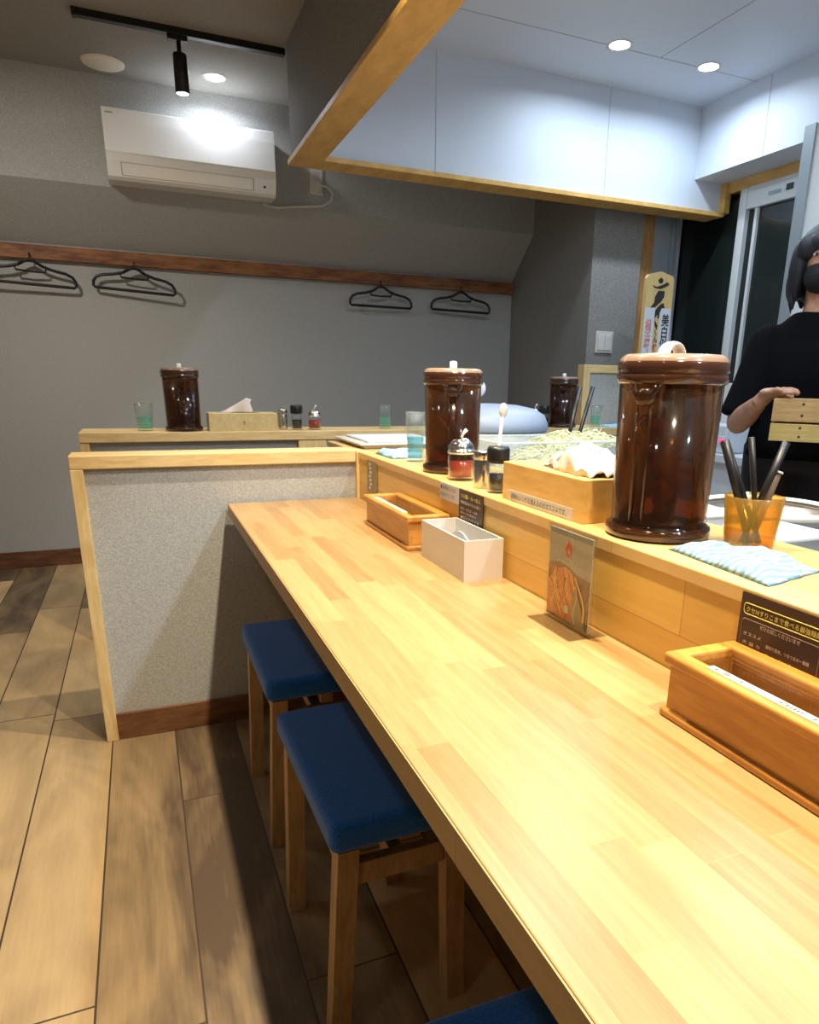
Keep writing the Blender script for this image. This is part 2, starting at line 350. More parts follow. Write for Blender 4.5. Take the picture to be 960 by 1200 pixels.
# panel joints in the white cladding
b = B()
for x in (1.40, 2.36): b.box(x-.0015, x+.0015, 3.4985, 3.5, 2.03, ZK)
for y in (3.02, 2.0): b.box(2.9535, 2.955, y-.0015, y+.0015, 2.18, ZK)
b.box(.845, 2.955, 3.118, 3.121, ZK-.0015, ZK); b.box(2.36-.0015, 2.36+.0015, 1, 3.12, ZK-.0015, ZK)
struct('trim_3', b, 'seam')
# window: night behind two sliding sashes
b = B()
b.box(3.12, 3.2, 3.86, 3.90, 1.0, 2.13, bev=.003)                       # far jamb
b.box(3.157, 3.2, 3.30, 3.345, 1.0, 2.124, bev=.003)                      # meeting stile
b.box(3.170, 3.2, 3.345, 3.365, 1.0, 2.124)
b.box(3.152, 3.199, 2.82, 2.90, 1.0, 2.014, bev=.003)
b.box(3.16, 3.2, 1.9, 3.299, 2.015, 2.125, bev=.003)                     # head rail
b.box(3.14, 3.2, 1.9, 3.9, 1.0, 1.04, bev=.003)                         # sill rail
b.box(3.17, 3.2, 3.225, 3.245, 1.04, 2.02, bev=.002)
struct('window_1', b, 'frame_white')
struct('window_2', B().box(3.188, 3.194, 1.9, 3.32, 1.03, 2.03), 'window_glass')
struct('window_3', B().box(3.21, 3.216, 3.32, 3.88, 1.03, 2.1), 'window_glass')
struct('trim_4', B().box(2.742, 2.845, 3.665, 3.90, 0, 2.47, bev=.004), 'column_wood')
struct('trim_5', B().box(2.845, 3.03, 3.68, 3.90, 0, 2.13, bev=.002).box(2.97, 2.982, 3.668, 3.68, .9, 2.13).box(3.005, 3.015, 3.668, 3.68, .9, 2.13), 'aluminium')
o = B().box(3.157, 3.1595, 3.07, 3.15, 2.055, 2.072, 'aluminium').box(3.157, 3.1595, 2.99, 3.035, 2.055, 2.085).build('window_sticker')
tag(o, 'small black and grey stickers on the white head rail of the window', 'sticker'); o.data.materials.clear(); o.data.materials.append(MT['aluminium']); o.data.materials.append(MT['black_plastic'])
for _p in o.data.polygons: _p.material_index = 1 if _p.center.y < 3.05 else 0

# ================================================================== LARGE FURNITURE
ct = thing('counter', 'long laminated pale wood eating counter with blue stools under it', 'counter', (.417, 0, 0))
B().box(-.204, .2015, YN, 2.1865, .683, .72, bev=.0015).build('counter_top', 'counter_wood', ct)
B().box(-.2055, -.204, YN, 2.1865, .684, .7185).build('front_edge', 'edge_wood', ct)
lg = thing('serving_ledge', 'raised wooden ledge between the eating counter and the kitchen, crowded with jugs', 'ledge', (.735, 0, 0))
B().box(-.114, .114, YN, 2.20, 0, .845).build('ledge_front', 'ledge_wood', lg)
B().box(-.116, .125, YN, 2.60, .845, .865, bev=.002).build('ledge_top', 'ledge_top_wood', lg)
B().box(-.0, .114, 2.20, 2.60, 0, .845).build('end_panel', 'grey_white', lg)
# near partition
pt = thing('partition', 'low grey plastered partition framed in pale wood at the end of the counter', 'partition', (.2, 2.24, 0))
B().box(-.362, .42, -.035, .045, .0, .832).build('panel', 'plaster', pt)
B().box(-.395, .412, -.05, .06, .832, .87, bev=.003).build('top_rail', 'pale_wood_h', pt)
B().box(-.395, -.362, -.05, .06, 0, .832, bev=.002).build('end_post', 'pale_wood', pt)
B().box(.413, .452, -.055, .06, .0, .866, bev=.002).build('end_post', 'pale_wood', pt)
B().box(-.362, .413, -.047, -.035, 0, .085, bev=.002).build('baseboard', 'base_wood', pt)
# far counter / partition
fp = thing('far_counter', 'far wooden ledge on a grey and white panelled half wall behind the kitchen', 'ledge', (0, 3.17, 0))
B().box(-.225, 2.44, -.12, .12, .832, .87, bev=.003).build('ledge_top', 'pale_wood_h', fp)
B().box(-.225, -.192, -.115, .115, 0, .832, bev=.002).build('end_post', 'pale_wood', fp)
B().box(.605, .725, -.115, .0, 0, .832, bev=.002).build('middle_post', 'pale_wood', fp)
B().box(-.192, .605, -.09, .09, 0, .832).build('grey_panel', 'plaster', fp)
B().box(.725, 2.44, -.09, .09, 0, .832).build('white_panel', 'grey_white', fp)
rp = thing('upright_screen', 'small grey screen in a pale wood frame standing behind the far ledge', 'screen', (2.18, 3.33, 0))
B().box(0, .04, -.03, .03, 0, 1.18, bev=.002).build('frame', 'pale_wood', rp)
B().box(.04, .55, -.03, .03, 1.14, 1.18, bev=.002).build('frame', 'pale_wood_h', rp)
B().box(.04, .55, -.018, .018, 0, 1.14).build('panel', 'plaster', rp)
# kitchen worktops
wt = thing('kitchen_worktop', 'grey steel kitchen worktop just below the serving ledge', 'worktop', (1.2, 0, 0))
B().box(-.335, .25, YN, 2.75, .70, .74, bev=.003).build('top', 'steel_brushed', wt)
B().box(-.335, .22, YN, 2.73, .1, .70).build('cabinet_body', 'grey_white', wt)
wb = thing('window_worktop', 'white kitchen worktop under the window behind the cook', 'worktop', (2.9, 0, 0))
B().box(-.3, .29, 1.2, 3.0, .72, .76, bev=.003).build('top', 'grey_white', wb)
B().box(-.27, .29, 1.2, 3.0, .0, .72).build('cabinet_body', 'grey_white', wb)
# tall steel cabinet edge at the right of the frame
tc = thing('tall_cabinet', 'tall pale steel cabinet at the right edge by the window', 'cabinet', (2.93, 2.35, 0))
B().box(-.155, .2, -.25, .25, .77, 2.17, bev=.004).build('body', 'frame_white', tc)
B().box(-.165, -.155, .19, .25, .77, 2.17, bev=.002).build('edge_trim', 'aluminium', tc)

# ================================================================== CEILING FITTINGS
def downlight(x, y, z, label, warm=False, group=None):
    t = thing('downlight', label, 'ceiling light', (x, y, z), group=group)
    B().lathe([(.045, -.001), (.058, -.003), (.060, 0)], m='white_plastic').build('ring', None, t)
    B().lathe([(0, -.0045), (.030, -.004), (.045, -.001)], m='lamp_warm' if warm else 'lamp_cool').build('lens', None, t)
    return t
downlight(2.12, 3.10, ZK, 'round white downlight in the kitchen ceiling, left of the two')
downlight(2.63, 3.10, ZK, 'round white downlight in the kitchen ceiling, nearest the corner above the window')
downlight(.49, 4.115, ZD, 'round bluish downlight in the grey ceiling above the air conditioner')
for x, y in ((1.25, 2.0), (2.1, 1.7), (1.25, .6), (1.3, -.6)): downlight(x, y, ZK, 'round kitchen downlight above the worktop, outside the picture', group='kitchen lights out of view')
for x, y in ((-.55, 1.9), (-.6, .2), (-.8, 2.9)): downlight(x, y, ZD, 'round dining downlight or added wall fill over the walkway, outside the picture', group='dining lights out of view')  # last fitting is added to go with the back wall fill
dt = thing('ceiling_speaker', 'round flat cream ceiling disc left of the track light', 'speaker', (.0, 4.17, ZD))
B().lathe([(0, -.012), (.085, -.010), (.092, -.006), (.094, 0)], m='cream_disc').build('disc', None, dt)
hp = thing('ceiling_panel', 'white rectangular panel in the grey ceiling at the top edge', 'ceiling panel', (.49, 3.05, ZD))
B().box(-.135, .135, -.3, .17, -.012, 0, bev=.003).build('cover', 'white_plastic', hp)
tr = thing('track_light', 'black ceiling track carrying one cylindrical spotlight', 'track light', (.3, 3.66, ZD))
B().box(-.38, .44, -.017, .017, -.026, 0, bev=.002).build('track', 'black_metal', tr)
B().box(-.395, -.38, -.019, .019, -.029, 0, bev=.002).build('end_cap', 'black_plastic', tr)
sp_ = thing('spot', None, None)
C.objects.unlink(sp_); bpy.data.objects.remove(sp_)
B().box(-.045, .035, -.014, .014, -.045, -.026, bev=.003).build('adapter', 'black_metal', tr)
B().tube([(0, 0, -.045), (0, 0, -.10)], .009).build('stem', 'black_metal', tr)
h = B().lathe([(0, 0), (.026, 0), (.028, -.004), (.029, -.145), (.025, -.145), (.025, -.128)], cz=-.09).build('lamp_head', 'black_metal', tr)
area('track_spot_light', (.3, 3.66, ZD-.245), .04, 1.5, WARM, spread=math.radians(110))
B().lathe([(0, -.149), (.014, -.148), (.0245, -.144), (.0245, -.140)], cz=-.09, m='lamp_warm').build('lens', None, h)
def bar_spot(y):
    t = thing('counter_spotlight', 'black cylindrical spotlight over the eating counter, outside the picture', 'spotlight', (.47, y, ZD), group='counter spotlights out of view')
    B().tube([(0, 0, 0), (0, 0, -.05)], .009).build('stem', 'black_metal', t)
    B().lathe([(0, -.045), (.03, -.045), (.03, -.15), (.027, -.15), (.027, -.06)]).build('lamp_head', 'black_metal', t)
for y in (1.75, .95, .15): bar_spot(y)

# ================================================================== AIR CONDITIONER
ac = thing('air_conditioner', 'white wall mounted air conditioner with a plugged in cord', 'air conditioner', (.370, 4.33, 1.995)); ac.scale = (1.02, .69, 1.01)
prof = [(0, .30), (-.20, .30), (-.232, .285), (-.240, .24), (-.243, .105), (-.235, .075), (-.200, .012), (-.17, 0), (0, .0)]
B().prism(prof, -.392, .392, 'x').build('body', 'ac_white', ac)
B().prism([(-.2415, .29), (-.246, .24), (-.249, .112), (-.2425, .104), (-.235, .24), (-.228, .285)], -.390, .390, 'x').build('front_panel', 'ac_white', ac)
def slope(x0, x1, t0, t1, d=.0018):      # on the lower slanted face from (-.235,.075) to (-.200,.012)
    P = lambda t: (-.235+.035*t-d*.85, .075-.063*t-d*.3)
    a, c = P(t0), P(t1)
    return [(a[0], a[1]), (c[0], c[1]), (c[0]+.003, c[1]+.001), (a[0]+.003, a[1]+.001)], x0, x1
b = B()
for t0, t1, x0, x1 in ((.05, .085, -.33, .28), (.86, .90, -.33, .28), (.05, .9, -.332, -.328), (.05, .9, .278, .282)):
    p, a0, a1 = slope(x0, x1, t0, t1); b.prism(p, a0, a1, 'x')
b.build('flap_groove', 'ac_shadow', ac)
B().ell((.335, -.219, .04), (.006, .004, .006)).build('indicator', 'black_plastic', ac)
text('AIRCON', 'badge', 'aluminium', ac, (-.375, -.2455, .262), (1, 0, 0), (0, .05, 1), width=.045) if False else None
B().box(-.378, -.345, -.2462, -.2445, .268, .274).build('badge', 'ac_shadow', ac)
ot = thing('wall_outlet', 'white socket with a plug in it beside the air conditioner', 'outlet', (1.02, 4.33, 2.125))
B().box(-.036, .036, -.008, 0, -.062, .062, bev=.003).build('plate', 'white_plastic', ot)
B().box(-.016, .018, -.04, -.008, -.045, .0, bev=.004).build('plug', 'white_plastic', ot)
B().box(-.014, .016, -.0095, -.008, .012, .05, bev=.001).build('socket_face', 'paper', ot)
o = B().tube([(.72, 4.30, 1.982), (.75, 4.305, 1.972), (.80, 4.31, 1.972), (.88, 4.31, 1.985), (.96, 4.30, 1.992), (1.04, 4.285, 2.0), (1.09, 4.28, 2.03), (1.10, 4.28, 2.07), (1.07, 4.285, 2.10), (1.035, 4.29, 2.10)], .006).build('power_cord', 'white_plastic')
tag(o, 'white power cord from the air conditioner looping up to the socket', 'cord')

# ================================================================== RAIL AND HANGERS
rl = B().box(-1.58, 2.405, -.035, 0, -.035, .035, bev=.003).build('coat_rail', 'rail_wood'); rl.location = (0, YB, 1.69)
tag(rl, 'rough reddish wooden rail along the back wall holding black hangers', 'rail')
def hanger():
    t = thing('clothes_hanger', 'h', 'hanger')
    L = [(-.205, -.108), (-.204, -.085), (-.190, -.064), (-.160, -.050), (-.10, -.040), (-.055, -.026), (-.02, -.004), (0, 0), (.02, -.004), (.055, -.026), (.10, -.040), (.160, -.050), (.190, -.064), (.204, -.085), (.205, -.108), (.196, -.116), (.10, -.116), (-.10, -.116), (-.196, -.116)]
    B().tube([(x, 0, z) for x, z in L], .0078, n=8, closed=True).build('frame', 'black_plastic', t)
    B().tube([(-.072, 0, -.034), (-.066, 0, -.052), (0, 0, -.055), (.066, 0, -.052), (.072, 0, -.034)], .0055, n=8).build('tie_bar', 'black_plastic', t)
    B().tube([(-.055, 0, -.026), (-.02, 0, -.004), (0, 0, .004), (.02, 0, -.004), (.055, 0, -.026)], .013, n=8, flat=.5).build('neck', 'black_plastic', t)
    B().tube([(0, 0, 0), (0, 0, .022), (0, .006, .034), (0, .014, .036), (0, .02, .028)], .0032, n=8).build('hook', 'black_metal', t)
    return t
hs = hanger()
lab = ['black plastic clothes hanger cut off by the left edge of the photo', 'black plastic clothes hanger below the left end of the air conditioner', 'black plastic clothes hanger directly above the middle brown jug, third from the left', 'black plastic clothes hanger nearest the right end of the rail']
for i, (x, z, a, ry) in enumerate(((-.45, 1.644, 3, .035), (.045, 1.640, -4, .055), (1.456, 1.638, 3, .0), (2.005, 1.640, -3, .02))):
    h = hs if i == 0 else copy_tree(hs)
    h.location = (x, 4.535, z); h.rotation_euler = (0, ry, math.radians(a)); tag(h, lab[i], 'hanger', 'hangers on the coat rail')

# ================================================================== STOOLS
def stool():
    t = thing('stool', 's', 'stool')
    w, l, zt = .12, .213, .442
    B().box(-w, w, -l, l, zt-.052, zt, bev=.016, seg=4).build('seat', 'blue_fabric', t)
    for sx in (-1, 1):
        for sy in (-1, 1):
            b = B(); b.box(-.017, .017, -.017, .017, 0, zt-.052)
            for v in b.bm.verts:
                k = v.co.z/(zt-.052)
                v.co.x += sx*(.108-.018*k) - 0; v.co.y += sy*(.166+.022*k)
            b.build('leg', 'stool_wood', t)
    for sx in (-1, 1): B().box(sx*.090-.010, sx*.090+.010, -.17, .17, zt-.105, zt-.053, bev=.002).build('seat_rail', 'stool_wood', t)
    for sy in (-1, 1): B().box(-.075, .075, sy*.186-.010, sy*.186+.010, zt-.125, zt-.085, bev=.002).build('stretcher', 'stool_wood', t)
    B().box(-.012, .012, -.176, .176, zt-.122, zt-.095, bev=.002).build('centre_stretcher', 'stool_wood', t)
    return t
st = stool()
for i, (y, l_) in enumerate(((1.67, 'blue topped wooden stool farthest along the counter, next to the partition'), (1.105, 'middle of the three blue topped wooden stools under the counter'), (.325, 'blue topped stool at the bottom edge, showing only a seat corner'))):
    s = st if i == 0 else copy_tree(st)
    s.location = (.312, y, 0); s.rotation_euler = (0, 0, (0, .02, -.02)[i]); tag(s, l_, 'stool', 'blue cushioned stools at the counter')

# ================================================================== TABLEWARE BUILDERS
def pitcher(name_label, loc, sc=1.0, rz=0, group='smoky brown drink jugs', pieces='lumps'):
    t = thing('water_pitcher', name_label, 'jug', loc, rz, group); t.scale = (sc, sc, sc)
    b = B()
    b.lathe([(0, .004), (.071, .004), (.0765, .006), (.078, .012), (.077, .018), (.0715, .021), (.0705, .028), (.0735, .225), (.0705, .225), (.0675, .03), (0, .012)], n=48)
    b.build('body', 'pitcher_brown', t)
    B().lathe([(0, 0), (.072, 0), (.078, .004), (.0785, .014), (.0755, .018), (.070, .019)], n=48).build('foot_ring', 'pitcher_lid', t)
    li = B().lathe([(0, .014), (.066, .014), (.067, .03), (.0690, .178), (0, .178)], n=40).build('drink', 'tea', t)
    rnd = random.Random(hash(round(loc[0], 2)) % 1000)
    b = B()
    for k in range(9):
        a = rnd.uniform(0, 2*PI); r = rnd.uniform(.01, .045); z = .035+.016*k
        R = Matrix.Rotation(rnd.uniform(0, 3), 3, 'X') @ Matrix.Rotation(rnd.uniform(0, 3), 3, 'Z')
        b.ell((r*math.cos(a), r*math.sin(a), z), (.024, .019, .014), 'orange_piece' if k % 3 else 'yellow_piece', 10, R)
    tag(b.build('inner_pieces', None, t), kind='stuff')  # orange and yellow lumps vary the colour inside the jug
    B().lathe([(.0735, .222), (.0775, .224), (.0785, .230), (.0785, .2345), (.0765, .2365), (.0785, .239), (.0785, .250), (.076, .2535)], n=48).build('lid_band', 'pitcher_lid', t)
    B().lathe([(.0768, .2515), (.0755, .257), (.069, .2625), (.062, .263), (.056, .261), (0, .262)], n=48).build('lid', 'lid_top', t)
    # lid handle: a small arch
    B().tube([(0, -.008+.026*math.cos(q), .259+.019*math.sin(q)) for q in [PI*k/12 for k in range(13)]], .0034, n=10, flat=2.9).build('lid_handle', 'white_plastic', t)
    # pouring lip with grille and two ribs below it
    b = B()
    b.ell((0, -.0755, .205), (.017, .010, .013))
    for dx in (-.009, .009): b.tube([(dx*1.1, -.0765, .20), (dx*1.0, -.0745, .12), (dx, -.0725, .03)], .0022, n=6)
    for dx in (-.024, -.016, .016, .024): b.tube([(dx*.4, -.084, .203), (dx*.8, -.081, .213), (dx, -.077, .224)], .0018, n=6)
    b.build('spout', 'pitcher_brown', t)
    return t
def tumbler(label, loc, r=.03, h=.105, m='blue_glass', rings=True):
    t = thing('tumbler', label, 'glass', loc, group='ribbed tinted tumblers')
    k = r*.82
    pr = [(0, 0), (k*.96, 0), (k, .004)]
    for i in range(1, 9):
        z = h*.58*i/8; rr = k+(r-k)*z/h; pr += [(rr-.0009, z-.003), (rr+.0009, z)]
    pr += [(r, h), (r-.0018, h)]
    pr += [(r-.003-(r-k)*.4, h*.6), (k-.002, .01), (0, .008)]
    B().lathe(pr, n=28).build('glass', m, t)
    B().lathe([(r-.0022, h-.001), (r-.0008, h+.0012), (r+.0006, h-.001)], n=28).build('rim', 'clear_glass', t)
    B().lathe([(0, .009), (k-.0025, .0105), (k-.001, h*.5), (0, h*.5)], n=24).build('tinted_base', m.replace('glass', 'tint'), t)
    b = B()
    for i in range(4):
        z = h*(.10+.12*i); rr = k+(r-k)*z/h; b.lathe([(rr-.0025, z-.003), (rr-.0012, z), (rr-.0025, z+.003)], n=24)
    b.build('tinted_bands', m.replace('glass', 'tint'), t)
    return t
def chili(label, loc, s=1.0, rz=0):
    t = thing('chili_oil_jar', label, 'condiment jar', loc, rz, 'red chili oil jars'); t.scale = (s,)*3
    B().lathe([(0, 0), (.029, 0), (.031, .003), (.031, .058), (.029, .064), (.027, .064), (.029, .057), (.029, .008), (0, .006)], n=32).build('jar', 'clear_glass', t)
    B().lathe([(0, .0065), (.0283, .0085), (.0285, .046), (0, .046)], n=32).build('oil', 'chili_oil', t)
    pr = [(.031, .062), (.0325, .065), (.0322, .070)]
    pr += [(.031*math.cos(a), .070+.030*math.sin(a)) for a in [PI/2*k/7 for k in range(8)]]
    lid = B().lathe(pr, n=32).build('lid', 'chrome', t)
    B().tube([(.0, 0, .098), (.004, -.002, .108), (.012, -.004, .117)], [.003, .0035, .005], n=8).build('spoon_handle', 'white_plastic', t)
    return t
def soy(label, loc, s=1.0):
    t = thing('soy_sauce_bottle', label, 'condiment bottle', loc, 0, 'soy sauce bottles'); t.scale = (s,)*3
    B().lathe([(0, 0), (.0205, 0), (.022, .003), (.0205, .040), (.0195, .055), (.021, .066), (.0195, .066), (.018, .055), (.019, .04), (.02, .006), (0, .005)], n=28).build('bottle', 'clear_glass', t)
    B().lathe([(0, .0055), (.0193, .0065), (.0183, .040), (0, .040)], n=28).build('sauce', 'soy', t)
    B().lathe([(.0205, .062), (.0235, .064), (.024, .070), (.024, .090), (.021, .096), (0, .097)], n=28).build('cap', 'black_plastic', t)
    return t
def shaker(label, loc, s=1.0):
    t = thing('steel_shaker', label, 'condiment shaker', loc, 0, 'steel pepper shakers'); t.scale = (s,)*3
    B().lathe([(0, 0), (.0165, 0), (.0175, .002), (.0175, .060), (.0165, .062)], n=28).build('can', 'steel', t)
    B().lathe([(.0172, .0615), (.0185, .063), (.0185, .077), (.017, .081), (.008, .082), (0, .082)], n=28).build('lid', 'steel', t)
    return t
def cloth(name, label, pts, z, m, h=.006, loc=None, seed=1, nu=26, nv=14, th=.004):
    """folded cloth over a quad of floor points p00,p10,p11,p01"""
    cx = sum(p[0] for p in pts)/4; cy = sum(p[1] for p in pts)/4
    P = [Vector((p[0]-cx, p[1]-cy, 0)) for p in pts]; rr = random.Random(seed); ph = [rr.uniform(0, 6) for _ in range(6)]
    def f(top):
        def g(u, v):
            p = (P[0]*(1-u)+P[1]*u)*(1-v)+(P[3]*(1-u)+P[2]*u)*v
            e = min(u, 1-u, v, 1-v); k = min(1, e*9)
            w = .5+.5*math.sin(9*u+3*v+ph[0])*math.sin(5*v+ph[1])
            w2 = .5+.5*math.sin(23*u+ph[2]+2*math.sin(7*v))
            p.x += .003*math.sin(20*v+ph[3]); p.y += .003*math.sin(24*u+ph[4])
            p.z = (.0006+ (th+h*w*.9+h*.35*w2)*k) if top else .0004
            return p
        return g
    b = B(); b.grid(f(True), nu, nv); b.grid(f(False), nu, nv)
    bmesh.ops.remove_doubles(b.bm, verts=b.bm.verts, dist=.0004)
    o = b.build(name, m); o.location = (cx, cy, z)
    return tag(o, label, 'cloth')
ZL_, ZT = .865, .72
# jugs
pitcher('large smoky brown drink jug in the foreground on the ledge, nearest the cook', (.713, .849, ZL_), 1.0, rz=-1.15)
pitcher('smoky brown drink jug in the middle of the ledge behind the chili oil jar', (.712, 1.650, ZL_), .95, rz=-.41)
pitcher('smoky brown drink jug on the far ledge beside the left tissue box', (.157, 3.12, .87), .93, rz=-.05)
pitcher('smoky brown drink jug on the far ledge behind the black tongs', (1.955, 3.13, .87), .93, rz=-.6)
# tumblers
tumbler('green tinted tumbler at the left end of the far ledge', (.012, 3.14, .87), .034, .105, 'green_glass')
tumbler('green tinted tumbler on the far ledge left of the middle jug', (1.015, 3.13, .87), .030, .105, 'green_glass')
tumbler('green tinted tumbler on the far ledge in front of the wood framed screen', (2.165, 3.14, .87), .029, .105, 'green_glass')
tumbler('tall blue tumbler on the near ledge touching the middle jug', (.700, 1.885, ZL_), .028, .135, 'blue_glass')
# condiments near
chili('red chili oil jar with a domed chrome lid before the middle jug', (.670, 1.500, ZL_), .98)
shaker('slim steel shaker between chili oil and soy sauce on the near ledge', (.662, 1.372, ZL_), .98)
soy('black capped soy sauce bottle beside the near tissue box', (.665, 1.300, ZL_), .98)
# condiments far
shaker('small steel shaker beside the far tissue box', (.555, 3.12, .87), 1.05)
soy('soy sauce bottle on the far ledge left of a red jar', (.612, 3.11, .87), 1.08)
chili('red chili oil jar on the far ledge, rightmost of the small condiments', (.688, 3.11, .87), .88)
soy('black capped soy bottle on the far ledge beside the right jug', (1.855, 3.14, .87), 1.08)
chili('chili oil jar on the far ledge mostly hidden by the blue dome lid', (1.80, 3.14, .87), .95)

# ================================================================== TISSUE BOXES
def tissue(label, loc, L, Wd, H, axis, wood, seed, paper):
    t = thing('tissue_box', label, 'tissue box', loc, 0 if axis == 'y' else PI/2, 'wooden tissue boxes')
    w, l = Wd/2, L/2
    b = B().box(-w, w, -l, l, 0, H, bev=.0015)
    # dark disc on the uncut lid paints the shade of an opening
    b.build('box', wood, t)
    s = B().lathe([(0, .0002), (.9, .0002), (1, .0004), (.9, .0008), (0, .0008)], n=24).build('slot', 'ink_brown', t); s.scale = (w*.5, l*.55, 1); s.location = (0, 0, H)
    rr = random.Random(seed); ph = [rr.uniform(0, 6) for _ in range(5)]
    def g(u, v):
        y, z, x = paper(u, v)
        return Vector((x+.006*math.sin(9*u+ph[0])*v, y+.004*math.sin(13*v+ph[1]), H+z))
    b = B(); b.grid(g, 60, 32)
    o = b.build('tissue', 'tissue_paper', t)
    sm = o.modifiers.new('solid', 'SOLIDIFY'); sm.thickness = .0012
    return t
# near box: long soft heap of tissue lying towards the near end
from mathutils import noise as mn
def near_paper(u, v):
    y = .070-.200*u
    env = [(0, .002), (.18, .018), (.42, .038), (.60, .050), (.74, .044), (.88, .030), (1, .006)]
    for (a, ha), (c, hc) in zip(env, env[1:]):
        if a <= u <= c: hgt = ha+(hc-ha)*(u-a)/(c-a); break
    a = v*PI; n1 = mn.noise(Vector((u*7, v*5, 1.3))); n2 = mn.noise(Vector((u*16, v*11, 4.3)))
    fold = 1-abs(math.sin(u*9+v*4+n1*3))
    return y+.010*n1, .001+max(0, hgt*math.sin(a)**.8*(1+.5*n1+.22*n2)+.010*(fold-.5)*math.sin(a)), (.050-.012*abs(math.sin(5*u)))*math.cos(a)*(.35+.75*min(1, u*1.3))+.010*n1
tb = tissue('wooden tissue box on the near ledge with a printed label on its front', (.705, 1.092, ZL_), .285, .124, .072, 'y', 'tissue_wood', 3, near_paper)
o = B().box(-.0632, -.0622, -.115, .115, .001, .021).build('label_strip', 'paper', tb); o['label'] = 'white strip of printed Japanese text'
text('調味もレンゲも増えるのがオススメです。', 'lettering', 'ink', tb, (-.0633, .103, .005), (0, -1, 0), (0, 0, 1), width=.200, height=.012)
def far_paper(u, v):
    k = u
    y = (-.105+.125*k)
    hgt = .072*(k**1.1)*(1 if k < .82 else 1-(k-.82)*1.6)
    a = v*PI
    return -y-.02, .001+hgt*math.sin(a), .020*math.cos(a)
tissue('pale wooden tissue box on the far ledge between the left jug and the shaker', (.385, 3.115, .87), .272, .12, .072, 'x', 'tissue_wood_far', 5, far_paper)
t = [o for o in bpy.data.objects if o.name.startswith('tissue_box')][-1]
text('さ', 'stamp', 'ink_brown', t, (-.0607, .004, .026), (0, -1, 0), (0, 0, 1), width=.010, height=.016)

# ================================================================== CUTLERY BOXES
def cutlery_box(label, loc, L, Wd, H, rz=0):
    t = thing('cutlery_box', label, 'box', loc, rz, 'lidded wooden cutlery boxes')
    w, l, k = Wd/2, L/2, .009
    B().box(-w+.006, -w+.006+k, -l+.006, l-.006, .008, H-.012).build('side_panel', 'box_wood', t)
    B().box(w-.006-k, w-.006, -l+.006, l-.006, .008, H-.012).build('side_panel', 'box_wood', t)
    B().box(-w+.006+k, w-.006-k, -l+.006, -l+.006+k, .008, H-.012).build('end_panel', 'box_wood_end', t)
    B().box(-w+.006+k, w-.006-k, l-.006-k, l-.006, .008, H-.012).build('end_panel', 'box_wood_end', t)
    B().box(-w, w, -l, l, 0, .010, bev=.003, seg=3).build('base_moulding', 'box_wood', t)
    fr = .0195
    b = B()
    b.box(-w-.001, -w+fr, -l-.001, l+.001, H-.014, H, bev=.004, seg=3).box(w-fr, w+.001, -l-.001, l+.001, H-.014, H, bev=.004, seg=3)
    b.box(-w+fr-.004, w-fr+.004, -l-.001, -l+fr, H-.0138, H-.0004, bev=.003).box(-w+fr-.004, w-fr+.004, l-fr, l+.001, H-.0138, H-.0004, bev=.003)
    b.build('lid_frame', 'box_wood', t)
    B().box(-w+fr-.002, w-fr+.002, -l+fr-.002, l-fr+.002, H-.010, H-.008).build('lid_window', 'acrylic', t)
    o = B().box(-w+.0095, -w+.0205, -l+.05, l-.055, H, H+.0007).build('label_strip', 'paper', t); o['label'] = 'white strip with faint handwriting'
    text('お箸・レンゲ ご自由にお使いください', 'lettering', 'ink_brown', t, (-w+.012, l-.062, H+.0007), (0, -1, 0), (1, 0, 0), width=L-.13, height=.006, lift=.0005)
    return t
for lab_, loc, rz in (('long lidded wooden cutlery box in the right foreground below the black menu sign', (.5685, .4135, ZT), 0.0), ('lidded wooden cutlery box at the far end of the counter by the partition', (.564, 1.600, ZT), 0)):
    cb = cutlery_box(lab_, loc, .335, .102, .078, rz)
    # chopsticks lying inside, each its own object
    for k in range(7):
        o = B().tube([(0, -.11, 0), (0, .11, 0)], [.0028, .0038], n=6).build('chopstick', 'pale_wood')
        o.location = (loc[0]-.03+.010*k, loc[1]+random.uniform(-.02, .02), loc[2]+.0142)
        tag(o, 'plain wooden chopstick lying inside the ' + ('foreground' if loc[1] < 1 else 'far') + ' cutlery box', 'chopstick', 'chopsticks in the ' + ('foreground' if loc[1] < 1 else 'far') + ' cutlery box')
o = B().tube([(0, -.033, 0), (0, .033, 0)], [.003, .004], n=6).build('chopstick', 'pale_wood_h'); o.location = (.565, .512, ZT+.030); o.rotation_euler = (0, 0, PI*.44)
tag(o, 'short pale stick lying across the others inside the foreground cutlery box', 'chopstick')
rr = random.Random(4)
def crumple(u, v): return Vector((-.022+.044*u, -.03+.06*v, .004+.022*abs(math.sin(7*u+5*v))*math.sin(u*PI)*math.sin(v*PI)+.004*rr.random()))
o = B().grid(crumple, 14, 16).build('paper_wrapper', 'paper'); o.location = (.548, .535, ZT+.030)
sm = o.modifiers.new('s', 'SOLIDIFY'); sm.thickness = .0008
tag(o, 'crumpled white paper wrapper in the far corner of the foreground cutlery box', 'paper')

# white caddy
wc = thing('white_caddy', 'small white open topped caddy with a finger slot on the counter', 'caddy', (.570, 1.272, ZT))
w, l, H, k = .041, .112, .080, .0035
b = B().box(-w, w, -l, l, 0, k).box(-w, -w+k, -l, l, k, H).box(w-k, w, -l, l, k, H).box(-w+k, w-k, -l, -l+k, k, H).box(-w+k, w-k, l-k, l, k, H)
b.build('tub', 'white_plastic', wc)
B().prism([(-.09, .0036), (-.09, .052)] + [(-.06+.12*i/12, .052+.022*math.sin(PI*i/12)) for i in range(13)] + [(.09, .052), (.09, .0036)], -.0015, .0015, 'x').build('divider', 'white_plastic', wc)
